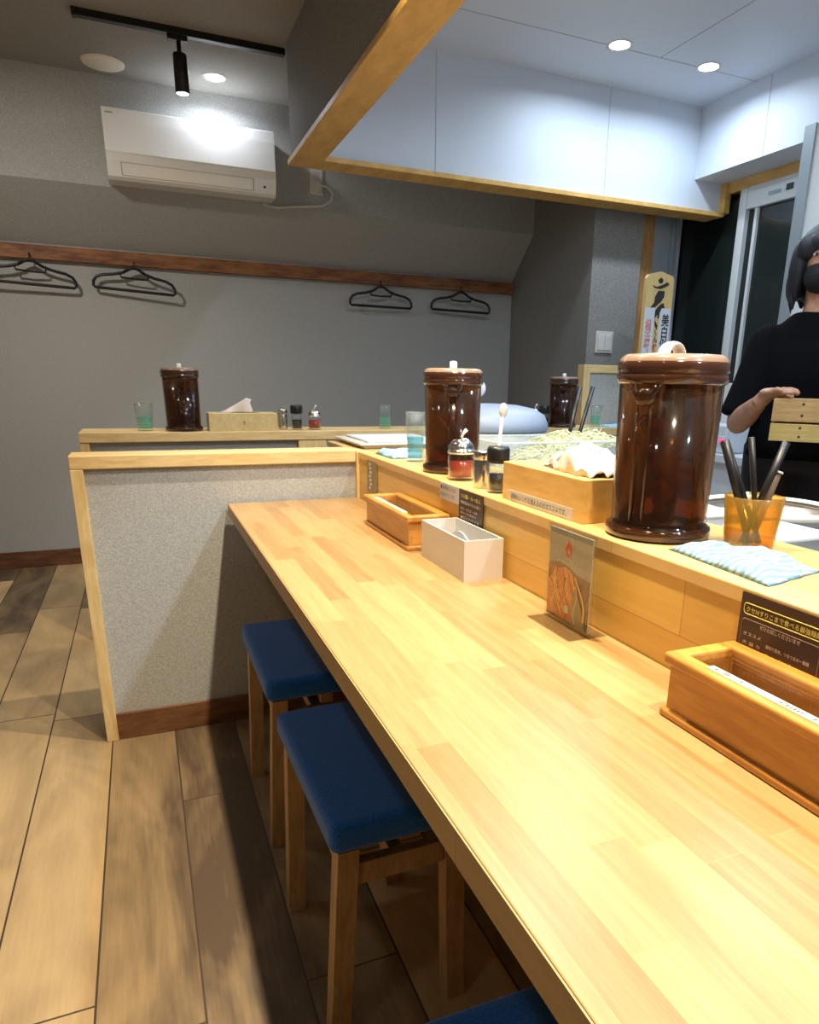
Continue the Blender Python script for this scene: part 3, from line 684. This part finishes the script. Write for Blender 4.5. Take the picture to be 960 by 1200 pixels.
# ================================================================== CARD STAND
cs = thing('menu_card_stand', 'upright clear acrylic stand holding a noodle photo card on the counter', 'menu card', (.580, .880, ZT), .0)
B().box(-.035, .035, -.062, .066, 0, .0025, bev=.001).build('foot', 'acrylic', cs)
B().box(-.0026, -.0012, -.063, .063, .003, .155).box(.0012, .0026, -.063, .063, .003, .155).box(-.0026, .0026, -.0655, -.063, .003, .155).box(-.0026, .0026, .063, .0655, .003, .155).build('sleeve', 'acrylic', cs)
cdn = B().box(-.0009, .0009, -.058, .060, .006, .150).build('card', 'card_grey', cs)
b = B(); X = -.00105
def strip(y0, z0, y1, z1, w, m, x):
    n = 8; pts = []
    for i in range(n+1):
        q = i/n; pts.append((y0+(y1-y0)*q+.006*math.sin(q*5+y0*200), z0+(z1-z0)*q))
    poly = [(y-w/2, z) for y, z in pts]+[(y+w/2, z) for y, z in pts[::-1]]
    b.prism([(max(-.057, min(.059, y)), max(.007, min(.10, z))) for y, z in poly], x, x+.0001, 'x', m)
b.prism([(-.0575, .0065), (.0595, .0065), (.0595, .092), (.03, .098), (.0, .096), (-.02, .088), (-.0575, .086)], X, X+.0001, 'x', 'card_brown')
rr = random.Random(12)
b.prism([(-.030, .01), (.0595, .01), (.0595, .06), (.04, .085), (.01, .094), (-.012, .086), (-.016, .06)], X-.0001, X, 'x', 'card_orange')
for k in range(46):
    y = rr.uniform(-.012, .057); strip(y-.014, .008+rr.uniform(0, .03), y+rr.uniform(-.006, .006), .05+rr.uniform(0, .042), .0021, ('card_yellow', 'card_orange', 'card_yellow', 'card_brown')[k % 4], X-.0002-.000008*k)
b.prism([(-.055, .008), (-.015, .008), (-.012, .04), (-.02, .07), (-.034, .05)], X-.0009, X-.0008, 'x', 'card_olive')
strip(-.05, .02, -.025, .085, .004, 'card_yellow', X-.0011); strip(-.028, .012, -.018, .07, .002, 'sign_white', X-.0012)
b.box(X-.0013, X-.0012, -.006, .006, .022, .034, 'sign_white')
b.build('photo_print', None, cdn)
b = B()
fl = [(0, -.014), (.006, -.011), (.009, -.003), (.007, .004), (.003, .008), (.002, .016), (-.003, .008), (-.0065, .006), (-.009, -.002), (-.007, -.010)]
b.prism([(.004+y*1.0, .124+z) for y, z in fl], X-.0003, X-.0002, 'x', 'red_ink'); b.prism([(.003+.35*y, .120+.4*z) for y, z in fl], X-.0005, X-.0004, 'x', 'card_grey')
b.build('red_emblem', None, cdn)
text('つけめん', 'lettering', 'sign_white', cdn, (X-.0003, .038, .100), (0, -1, 0), (0, 0, 1), width=.07, height=.010)
# signs on the ledge face
FX = .6188
def face_sign(label, y0, y1, z0, z1, m):
    t = thing('counter_sign', label, 'sign', (FX, (y0+y1)/2, (z0+z1)/2)); d = abs(y1-y0)/2; h = (z1-z0)/2
    B().box(-.0014, .0002, -d, d, -h, h).build('board', m, t); return t
sg = face_sign('dark brown sign with yellow heading on the ledge front above the foreground box', .452, .575, .742, .8605, 'sign_dark')
XD, UP = (0, -1, 0), (0, 0, 1)
def T(t, s, y, z, w, h, m, n='lettering', **k): return text(s, n, m, t, (-.0015, y, z), XD, UP, width=w, height=h, **k)
T(sg, 'クセNすりこまで食べる最強麺饂飩', .052, .0375, .108, .0068, 'sign_yellow', 'heading')
T(sg, 'ぜひお試しくださいませ', .030, .0225, .055, .0055, 'sign_white', 'subheading')
for i, (a, c) in enumerate((('オススメ', '細切り昆布、つるつるの一番麺'), ('大 盛 り', '麺・たっぷり小麦'), ('トッピング', '特製醤油だれ'), ('味 玉', '味玉・わさび・七味'), ('', '温かいお茶、濃厚割り汁も'))):
    if a: T(sg, a, .052, .010-.0105*i, .026, .0042, 'sign_white', 'menu_line')
    T(sg, c, .018, .004-.0105*i, .010+.0034*len(c), .0045, 'sign_white', 'menu_line')
T(sg, '・・・・・・・・・・・・・・・・・・・・', .050, -.0515, .10, .0026, 'sign_yellow', 'dots')
def outline(t, y0, y1, z0, z1, r=.004, w=.0008, m='sign_line'):
    pts = []
    for cy, cz, a0 in ((y1-r, z1-r, 0), (y0+r, z1-r, 90), (y0+r, z0+r, 180), (y1-r, z0+r, 270)):
        for k in range(5):
            a = math.radians(a0+k*22.5); pts.append((-.0018, cy+r*math.cos(a), cz+r*math.sin(a)))
    B().tube(pts, w*.6, n=4, closed=True, flat=.3).build('border_line', m, t)
outline(sg, -.059, .056, .0350, .0475, m='sign_yellow'); outline(sg, -.050, .056, -.044, .029)
s2 = face_sign('small dark menu sign with pale lines on the ledge front behind the white caddy', 1.268, 1.388, .787, .8625, 'sign_dark')
for i, (z, h, w, m) in enumerate(((.020, .010, .10, 'sign_yellow'), (.008, .007, .10, 'sign_white'), (-.005, .006, .085, 'sign_white'), (-.0135, .005, .08, 'sign_white'), (-.028, .011, .095, 'sign_white'))):
    T(s2, ('つけ麺・らーめん', '特製醤油だれ大盛り', '味玉・わさび・七味', '温かいお茶あり', '本日のおすすめ')[i], .05, z, w, h, m, 'menu_line', bold=.01)
s3 = face_sign('small white paper note taped to the ledge below the chili oil jar', 1.388, 1.498, .826, .8635, 'paper')
T(s3, '■ 調味料はこちらの', .048, .004, .085, .010, 'ink', 'note_line'); T(s3, 'お好みでどうぞ', .050, -.012, .08, .010, 'ink', 'note_line')
s4 = face_sign('narrow patterned brown card on the ledge beside the partition post', 1.990, 2.085, .755, .852, 'card_olive')
b = B()
for k in range(7): b.ell((-.0016, .018-.004*(k % 3), .036-.012*k), (.0004, .012, .005), 'sign_white', 10)
b.build('pale_motif', None, s4)

# ================================================================== CLOTHS, CUP, TRAY
cloth('folded_cloth', 'folded pale blue and white wiping cloth beside the large foreground jug', [(.645, .565), (.662, .757), (.770, .765), (.768, .595)], ZL_, 'cloth_white', .010, seed=3)
o = cloth('folded_cloth', 'blue end of a wiping cloth lying against the large jug foot', [(.655, .745), (.690, .812), (.775, .770), (.760, .715)], ZL_, 'cloth_blue', .014, seed=8)
bpy.data.objects.remove(o)
cloth('folded_cloth', 'small folded blue cloth at the far end of the near ledge', [(.655, 1.955), (.655, 2.12), (.775, 2.13), (.765, 1.97)], ZL_, 'cloth_blue', .014, seed=5)
cloth('folded_cloth', 'flat pale blue cloth on the far ledge beside the right tumbler', [(2.21, 3.09), (2.21, 3.19), (2.42, 3.19), (2.42, 3.09)], .87, 'cloth_blue', .006, seed=6)
gd = thing('grey_dish', 'edge of a round grey dish on the ledge at the right edge', 'dish', (.715, .497, ZL_))
B().lathe([(0, 0), (.03, 0), (.042, .006), (.043, .008), (.039, .0075), (.028, .003), (0, .003)]).build('dish', 'aluminium', gd)
cup = thing('utensil_cup', 'amber plastic cup holding dark sticks on the near ledge', 'cup', (.775, .725, ZL_))
B().lathe([(0, 0), (.031, 0), (.033, .003), (.040, .075), (.0385, .0755), (.0315, .006), (0, .004)], n=36).build('cup', 'amber_plastic', cup)
D = -r0*0; rx = Vector((rt.x, rt.y, 0)).normalized()
def stick(label, base, top, r0_, r1_, m, tip=None):
    bz, tz = Vector(base), Vector(top)
    o = thing('chopstick', label, 'chopstick', tuple(bz), group='dark sticks in the amber cup')
    B().tube([(0, 0, 0), tuple((tz-bz)*.5), tuple(tz-bz)], [r0_, (r0_+r1_)/2, r1_], n=8).build('stick', m, o)
    if tip: B().tube([tuple((tz-bz)*.985), tuple((tz-bz)*1.01)], [r1_*1.25, r1_*1.2], n=8).build('tip', tip, o)
cx, cy, cz = .775, .725, ZL_+.008
for dx, dz, tx, tz, ty, rr0, rr1, m, tip, lb in (
    (.000, 0, -.052, .150, .0, .004, .0062, 'black_plastic', None, 'thick black stick leaning left in the amber cup'),
    (.016, 0, -.036, .149, .02, .0035, .005, 'black_plastic', None, 'dark stick just right of the thick one in the amber cup'),
    (.012, 0, -.016, .155, .0, .003, .0045, 'black_plastic', None, 'slim upright dark stick in the middle of the amber cup'),
    (-.010, 0, .033, .150, .0, .004, .0055, 'black_plastic', None, 'long black stick leaning right in the amber cup'),
    (.004, 0, .036, .108, .01, .003, .0055, 'ink_brown', 'white_plastic', 'short stick with a white tip leaning right in the amber cup')):
    a = Vector((cx, cy, cz))+rx*dx; c = Vector((cx, cy+ty, ZL_+tz))+rx*tx
    stick(lb, a, c, rr0, rr1, m, tip)
ty_ = thing('white_tray', 'white plastic tray at the far end of the near ledge behind the partition', 'tray', (.80, 2.42, ZL_), .0)
B().box(-.14, .16, -.16, .16, 0, .012, bev=.005).box(-.155, .17, -.175, .17, .012, .018, bev=.003).build('tray', 'white_plastic', ty_)
B().box(-.12, .14, -.14, .14, .018, .026, bev=.003).build('inner_tray', 'grey_white', ty_)

# ================================================================== KITCHEN THINGS
KW = .74
bx = thing('clear_box', 'clear plastic box heaped with pale shredded food on the kitchen worktop', 'container', (1.12, 1.88, KW))
w, l, H, k = .215, .13, .185, .003
B().box(-w, w, -l, l, 0, k).box(-w, -w+k, -l, l, k, H).box(w-k, w, -l, l, k, H).box(-w+k, w-k, -l, -l+k, k, H).box(-w+k, w-k, l-k, l, k, H).build('tub', 'clear_plastic', bx)
B().box(-w-.008, w+.008, -l-.008, -l+.004, H-.006, H, bev=.002).box(-w-.008, w+.008, l-.004, l+.008, H-.006, H, bev=.002).box(-w-.008, -w+.004, -l+.004, l-.004, H-.006, H, bev=.002).box(w-.004, w+.008, -l+.004, l-.004, H-.006, H, bev=.002).build('rim', 'clear_rim', bx)
def heap(u, v):
    x = -w+.06+(2*w-.068)*u; y = -l+.006+(2*l-.012)*v
    return Vector((1.12+x, 1.88+y, KW+.06+.135*math.sin(min(1, u*1.4)*PI/2)*(.75+.25*math.sin(v*PI))+.006*math.sin(31*u+17*v)))
b = B().grid(heap, 24, 14, 'noodles')
rr = random.Random(2)
for k in range(420):
    u, v = rr.random(), rr.random(); p = heap(u, v); a = rr.uniform(0, 2*PI); q = Vector((math.cos(a), math.sin(a), 0)); L = rr.uniform(.012, .03)
    def cl(p_): return Vector((max(1.12-w+.008, min(1.12+w-.008, p_.x)), max(1.88-l+.008, min(1.88+l-.008, p_.y)), p_.z))
    b.tube([cl(p-q*L), cl(p)+Vector((0, 0, rr.uniform(.003, .012))), cl(p+q*L)+Vector((0, 0, .002))], .0017, 'noodle_pale', n=4)
o = b.build('shredded_food'); tag(o, 'heap of pale yellow green shreds filling the clear plastic box', 'food', kind='stuff')
tg = thing('serving_tongs', 'pair of black tongs standing in the shredded food', 'tongs', (0, 0, 0))
B().tube([(1.175, 1.88, KW+.10), (1.205, 1.88, KW+.20), (1.245, 1.90, KW+.335)], [.005, .006, .007], n=8).build('arm', 'black_plastic', tg)
B().tube([(1.20, 1.87, KW+.10), (1.235, 1.87, KW+.20), (1.285, 1.89, KW+.335)], [.005, .006, .007], n=8).build('arm', 'black_plastic', tg)
ws = thing('white_spoon', 'white plastic spoon standing upright behind the steel shaker', 'spoon', (0, 0, 0))
p0, p1 = Vector((.865, 1.72, KW)), Vector((.893, 1.73, 1.0))
B().tube([(p0.x, p0.y, p0.z), tuple(p0*.5+p1*.5), tuple(p1)], [.005, .0045, .005], n=8).build('handle', 'white_plastic', ws)
B().ell(tuple(p1+Vector((.002, 0, .012))), (.0125, .008, .020)).build('bowl', 'white_plastic', ws)
dm = thing('rice_warmer', 'round appliance with a pale blue grey domed lid in the kitchen', 'appliance', (1.175, 2.37, KW))
B().lathe([(0, 0), (.19, 0), (.20, .01), (.205, .17), (.20, .178)], n=48).build('body', 'grey_white', dm)
B().lathe([(.208, .178), (.212, .186), (.208, .205), (.195, .232), (.16, .252), (.10, .264), (.04, .268), (0, .268)], n=48).build('lid', 'appliance_blue', dm)
pd = thing('round_paddle', 'round white disc on a stand behind the middle jug', 'utensil', (1.150, 2.44, KW+.268))
B().lathe([(0, -.004), (.030, -.003), (.032, 0), (.030, .003), (0, .004)], n=28).build('disc', 'grey_white', pd)
disc_ = [o for o in bpy.data.objects if o.parent == pd][0]; disc_.rotation_euler = (PI/2, 0, -.4); disc_.location = (0, 0, .052)
B().tube([(0, 0, 0), (0, 0, .026)], [.012, .006], n=10).build('stem', 'grey_white', pd)
# pot on the worktop
po = thing('steel_pot', 'wide steel pot with a pale crusted rim on the kitchen worktop behind the cup', 'pot', (1.16, 1.05, KW))
B().lathe([(0, 0), (.115, 0), (.125, .006), (.130, .105), (.127, .105), (.120, .01), (0, .006)], n=48).build('body', 'steel_brushed', po)
B().lathe([(.124, .103), (.137, .104), (.140, .110), (.137, .115), (.126, .1155), (.123, .110)], n=48).build('rim', 'white_plastic', po)
B().lathe([(0, .090), (.122, .088)], n=32).build('contents', 'paper', po)
pc = thing('plastic_tub', 'white plastic tub with a flared rim behind the amber cup', 'tub', (.985, .86, KW))
B().box(-.05, .05, -.05, .05, 0, .105, taper=1.12).build('tub', 'clear_plastic', pc)
B().box(-.065, .065, -.065, .065, .105, .113, bev=.003).build('rim', 'grey_white', pc)
pc = thing('green_tub', 'pale plastic tub seen between the large jug and the amber cup', 'tub', (.95, 1.08, KW))
B().box(-.06, .06, -.09, .09, 0, .11, taper=1.08).build('tub', 'grey_white', pc)
B().box(-.07, .07, -.10, .10, .11, .118, bev=.003).build('rim', 'frame_white', pc)
# window side worktop
sc_ = thing('kitchen_machine', 'white kitchen machine with a small pink light behind the cook', 'appliance', (2.80, 2.84, .76))
B().box(-.16, .16, -.14, .14, 0, .14, bev=.01, seg=3).build('body', 'grey_white', sc_)
B().box(-.165, -.158, -.13, -.0, .04, .085, bev=.002).build('panel', 'frame_white', sc_)
B().box(-.169, -.164, -.135, -.10, .052, .072, bev=.001).build('light', 'pink_led', sc_)
sc2 = thing('carton', 'white carton with a blue patch standing behind the cook', 'carton', (2.90, 2.80, .90))
B().box(-.10, .10, -.12, .12, 0, .20, bev=.004).build('box', 'white_plastic', sc2)
B().box(-.102, -.099, -.06, .02, .03, .12).build('patch', 'cloth_blue', sc2)

# ================================================================== PLAQUE
pq = thing('wooden_plaque', 'tall pointed wooden name board with brush lettering beside the window post', 'plaque', (2.515, 3.17, .87), 0)
Hh, hw = .77, .086
B().prism([(-hw, 0), (hw, 0), (hw, Hh-.035), (hw-.012, Hh-.018), (0, Hh), (-hw+.012, Hh-.018), (-hw, Hh-.035)], -.012, .012, 'y').build('board', 'board_wood', pq)
b = B().box(-hw+.002, -.020, -.0132, -.012, .0, Hh-.175, 'grey_white').box(.014, hw-.002, -.0132, -.012, .0, Hh-.175, 'grey_white')
b.build('paper_slips', None, pq)
b = B(); q = .0137
def stroke(poly, m='ink'):     # points in the plaque's own face, x right, z down from the top
    b.prism([(x, Hh-z) for x, z in poly], -q, -.012, 'y', m)
stroke([(-.018, .042), (.002, .028), (.016, .040), (.010, .055), (-.006, .058)])
stroke([(-.052, .068), (-.020, .074), (.020, .060), (.040, .048), (.056, .056), (.050, .064), (.030, .074), (.0, .084), (-.035, .080)])
stroke([(-.010, .092), (.030, .092), (.030, .120), (.012, .145), (.002, .152), (-.022, .172), (-.052, .176), (-.030, .148), (-.028, .122)])
stroke([(.018, .152), (.030, .150), (.040, .172), (.020, .176), (.010, .200), (.008, .226), (.0, .224), (-.002, .205), (-.018, .228), (-.020, .190), (-.006, .172)])
stroke([(-.018, .235), (-.006, .245), (.006, .262), (-.002, .275), (-.012, .262)], 'ink')
b.build('brush_character', None, pq)
def V(s, x, z, wd, ht, m, n='brush_column', bold=.02): return text(s, n, m, pq, (x, -.0137, Hh-z), (1, 0, 0), (0, 0, 1), width=wd, height=ht, vertical=True, bold=bold)
V('横浜繁盛', -.076, .47, .040, .24, 'pale_red_ink'); V('くん', -.016, .345, .026, .075, 'ink'); V('麺場のお家', -.018, .62, .028, .27, 'red_ink', bold=.05)
V('美白似工房', .026, .50, .050, .30, 'ink'); V('様より', .032, .62, .032, .09, 'ink'); V('令和', -.066, .64, .024, .07, 'ink_brown')
sw = thing('light_switch', 'cream switch plate on the dark wall left of the name board', 'switch', (2.525, 3.64, 1.316))
B().box(-.060, .060, -.009, 0, -.06, .06, bev=.003).build('plate', 'paper', sw)
B().box(-.045, -.002, -.013, -.009, -.045, .045, bev=.002).box(.002, .045, -.013, -.009, -.045, .045, bev=.002).build('rockers', 'white_plastic', sw)

# ================================================================== THE COOK
PC = Vector((2.170, 1.865, 0)); fwd = Vector((-.78, -.63, 0)).normalized(); rgt = Vector((fwd.y, -fwd.x, 0)).normalized()   # cook's own right
def Lp(a, f, z): return PC+rgt*a+fwd*f+Vector((0, 0, z))
R3 = Matrix((rgt, fwd, Vector((0, 0, 1)))).transposed()
def loft(b, secs, n=20):
    """secs: (centre, half width along rgt, half depth along fwd)"""
    rings = [[b.bm.verts.new(c+rgt*w*math.cos(2*PI*i/n)+fwd*d*math.sin(2*PI*i/n)) for i in range(n)] for c, w, d in secs]
    for p, q in zip(rings, rings[1:]):
        for i in range(n): b.bm.faces.new([p[i], p[(i+1) % n], q[(i+1) % n], q[i]])
    b.bm.faces.new(rings[0][::-1]); b.bm.faces.new(rings[-1]); return b
def fuse(b, name, m, parent, vox, it=3):
    bmesh.ops.recalc_face_normals(b.bm, faces=b.bm.faces)
    me = bpy.data.meshes.new('x'); b.bm.to_mesh(me); b.bm.free()
    o = bpy.data.objects.new('x', me); C.objects.link(o)
    r = o.modifiers.new('r', 'REMESH'); r.mode = 'VOXEL'; r.voxel_size = vox; r.use_smooth_shade = True
    s = o.modifiers.new('s', 'SMOOTH'); s.factor = .5; s.iterations = it
    bpy.context.view_layer.update()
    m2 = bpy.data.meshes.new_from_object(o.evaluated_get(bpy.context.evaluated_depsgraph_get()))
    bpy.data.objects.remove(o); m2.name = name; m2.materials.clear(); m2.materials.append(MT[m])
    for p in m2.polygons: p.use_smooth = True
    o = bpy.data.objects.new(name, m2); C.objects.link(o)
    if parent: o.parent = parent
    return o
HZ = 1.485    # head centre
shR, elR = Lp(.150, 0, 1.235), Lp(.212, .05, .955)
shL, elL = Lp(-.150, 0, 1.235), Lp(-.22, .05, .965)
# held boxes: left end near the cook's right hand
bxc = Lp(-.035, .30, .93)
wrR, wrL = Lp(.130, .285, 1.032), Lp(-.27, .27, .965)
body = B()
loft(body, [(Lp(0, 0, .86), .165, .115), (Lp(0, 0, .98), .140, .10), (Lp(0, 0, 1.12), .150, .105), (Lp(0, 0, 1.22), .155, .10), (Lp(0, 0, 1.27), .125, .075), (Lp(0, .005, 1.325), .058, .052)])
body.tube([Lp(0, 0, 1.30), Lp(0, .012, 1.36), Lp(0, .022, 1.43)], [.060, .050, .052], n=16)
body.ell(Lp(0, .015, HZ+.020), (.074, .092, .100), rot=R3, n=24)          # skull
body.ell(Lp(0, .040, HZ-.035), (.058, .062, .076), rot=R3, n=20)          # face and jaw
body.ell(Lp(0, .108, HZ-.018), (.010, .016, .020), rot=R3, n=12)          # nose
for s in (-1, 1):
    body.ell(Lp(s*.076, .005, HZ-.01), (.009, .018, .028), rot=R3, n=12)  # ears
    body.tube([Lp(s*.085, -.005, .90), Lp(s*.095, .01, .48), Lp(s*.10, 0, .09)], [.088, .060, .040], n=16)
    body.ell(Lp(s*.10, .055, .035), (.045, .125, .035), rot=R3)
for sh, el, wr in ((shR, elR, wrR), (shL, elL, wrL)):
    body.ell(sh, (.055, .052, .052), rot=R3)
    body.tube([sh, sh*.5+el*.5, el], [.050, .046, .040], n=14)
    body.tube([el, el*.6+wr*.4, wr], [.040, .041, .027], n=14)
# right hand resting on the upper box: palm and fingers over the edge
top = 1.036
def hand(wr, out, fr, upv, over):
    """palm from the wrist along `fr`; `out` = thumb side; fingers curl down by -upv"""
    palm = wr+fr*.045+upv*over
    body.tube([wr, wr+fr*.022+upv*over*.6, palm], [.026, .025, .018], n=12)
    body.ell(palm, (.038, .038, .016), rot=R3)
    for k, (o_, L_) in enumerate(((-.030, .060), (-.010, .072), (.010, .068), (.030, .056))):
        a0 = palm+out*o_+fr*.018; a1 = a0+fr*L_*.5+upv*.010; a2 = a1+fr*L_*.35-upv*.004; a3 = a2+fr*L_*.18-upv*.010
        body.tube([a0, a1, a2, a3], [.0105, .0098, .0092, .0078], n=10)
    th = [palm+out*(-.036)-fr*.015, palm+out*(-.058)+fr*.012-upv*.006, palm+out*(-.060)+fr*.038-upv*.014]
    body.tube(th, [.013, .011, .009], n=10)
dirR = (rgt*-.80+fwd*.55).normalized()
hand(wrR, (rgt*.55+fwd*.80).normalized()*1, dirR, Vector((0, 0, 1)), .036)
dirL = (rgt*.80+fwd*.45).normalized()
hand(wrL+Vector((0, 0, -.035)), (rgt*.45-fwd*.8).normalized(), dirL, Vector((0, 0, -1)), .006)
ck = fuse(body, 'person', 'skin', None, .006, 2)
tag(ck, 'cook in a black T-shirt and black face mask holding wooden boxes in the kitchen', 'person')
sh = B()
loft(sh, [(Lp(0, 0, .84), .185, .135), (Lp(0, 0, .98), .168, .122), (Lp(0, 0, 1.12), .175, .125), (Lp(0, 0, 1.21), .172, .115), (Lp(0, 0, 1.265), .148, .092), (Lp(0, .0, 1.305), .110, .074), (Lp(0, .004, 1.335), .076, .060)])
for s_, el in ((shR, elR), (shL, elL)):
    sh.ell(s_+Vector((0, 0, .002)), (.066, .064, .064), rot=R3)
    e = s_.lerp(el, .93); sh.tube([s_, s_.lerp(el, .5), e], [.066, .066, .074], n=16)
sh = fuse(sh, 't_shirt', 'black_cloth', ck, .008, 14)
tr_ = B()
loft(tr_, [(Lp(0, 0, .80), .155, .12), (Lp(0, 0, .93), .172, .128)])
for s in (-1, 1): tr_.tube([Lp(s*.085, -.005, .88), Lp(s*.095, .01, .48), Lp(s*.10, 0, .10)], [.100, .075, .060], n=16)
fuse(tr_, 'trousers', 'dark_trousers', ck, .010, 2)
b = B()
for s in (-1, 1): b.ell(Lp(s*.10, .055, .045), (.053, .135, .045), rot=R3)
fuse(b, 'shoes', 'black_plastic', ck, .010, 1)
# hair: cap of hair with side locks down to the jaw
hb = B()
hb.ell(Lp(0, -.012, HZ+.035), (.100, .112, .102), rot=R3, n=28)
for s in (-1, 1):
    for k, (a_, f_, z_, ra, rf, rz_) in enumerate(((.078, -.02, -.01, .034, .070, .100), (.086, .025, -.02, .028, .045, .098), (.092, .0, -.06, .026, .050, .062), (.078, .050, -.01, .020, .032, .080), (.060, .075, .045, .034, .030, .040), (.025, .090, .058, .034, .024, .030))):
        hb.ell(Lp(s*a_, f_, HZ+z_), (ra, rf, rz_), rot=R3)
    rr = random.Random(3+s)
    for k in range(26):        # loose strands at the ends
        th = rr.uniform(-2.6, .95); p = Lp(s*.098*math.cos(th*.55), .085*math.sin(th*.8), HZ-.02-rr.uniform(0, .05))
        hb.tube([p, p+rgt*s*.004-Vector((0, 0, .035)), p-rgt*s*.008-Vector((0, 0, .070+rr.uniform(0, .02)))], [.012, .009, .003], n=6)
hb.ell(Lp(0, -.055, HZ-.04), (.086, .062, .105), rot=R3)
fuse(hb, 'hair', 'hair_black', ck, .0045, 2)
mk = B()
mk.ell(Lp(0, .052, HZ-.045), (.065, .066, .058), rot=R3, n=24)
fuse(mk, 'face_mask', 'mask_black', ck, .005, 1)
for s in (-1, 1):
    B().ell(Lp(s*.030, .0985, HZ+.018), (.012, .006, .005), rot=R3, m='tissue_paper').ell(Lp(s*.030, .1045, HZ+.018), (.0055, .004, .0055), rot=R3, m='ink').build('eye', None, ck)
    B().tube([Lp(s*.048, .094, HZ+.040), Lp(s*.030, .103, HZ+.046), Lp(s*.014, .106, HZ+.042)], .004, n=6).build('eyebrow', 'hair_black', ck)
# the two boxes the cook holds
ang = math.atan2(-rgt.y, -rgt.x)
def wood_box(label, c, L, Wd, H, m, tilt=0):
    t = thing('wooden_box', label, 'box', tuple(c), ang, 'wooden boxes held by the cook'); t.rotation_euler = (0, tilt, ang)
    k = .010
    B().box(-L/2, L/2, -Wd/2, -Wd/2+k, 0, H, bev=.001).box(-L/2, L/2, Wd/2-k, Wd/2, 0, H, bev=.001).box(-L/2, -L/2+k, -Wd/2+k, Wd/2-k, 0, H, bev=.001).box(L/2-k, L/2, -Wd/2+k, Wd/2-k, 0, H, bev=.001).build('sides', m, t)
    B().box(-L/2+k, L/2-k, -Wd/2+k, Wd/2-k, .004, .010).build('bottom', m, t)
    for x in (-L/2+.085, L/2-.085):
        for z in ((H*.28, H*.78)):
            for s in (-1, 1): B().ell((x, s*(Wd/2+.0002), z), (.0045, .0012, .0045), m='ink_brown', n=10).build('nail', None, t)
    return t
wood_box('upper wooden box held by the cook, with the hand on top', Lp(-.125, .335, .984), .40, .17, .068, 'tray_wood', 0)
wood_box('lower yellowish wooden box held under the other by the cook', Lp(-.125, .335, .925), .40, .17, .053, 'tray_wood_pale', 0)
for o in bpy.data.objects:      # dark-edged cylinders etc. keep the smooth flag only where set
    pass
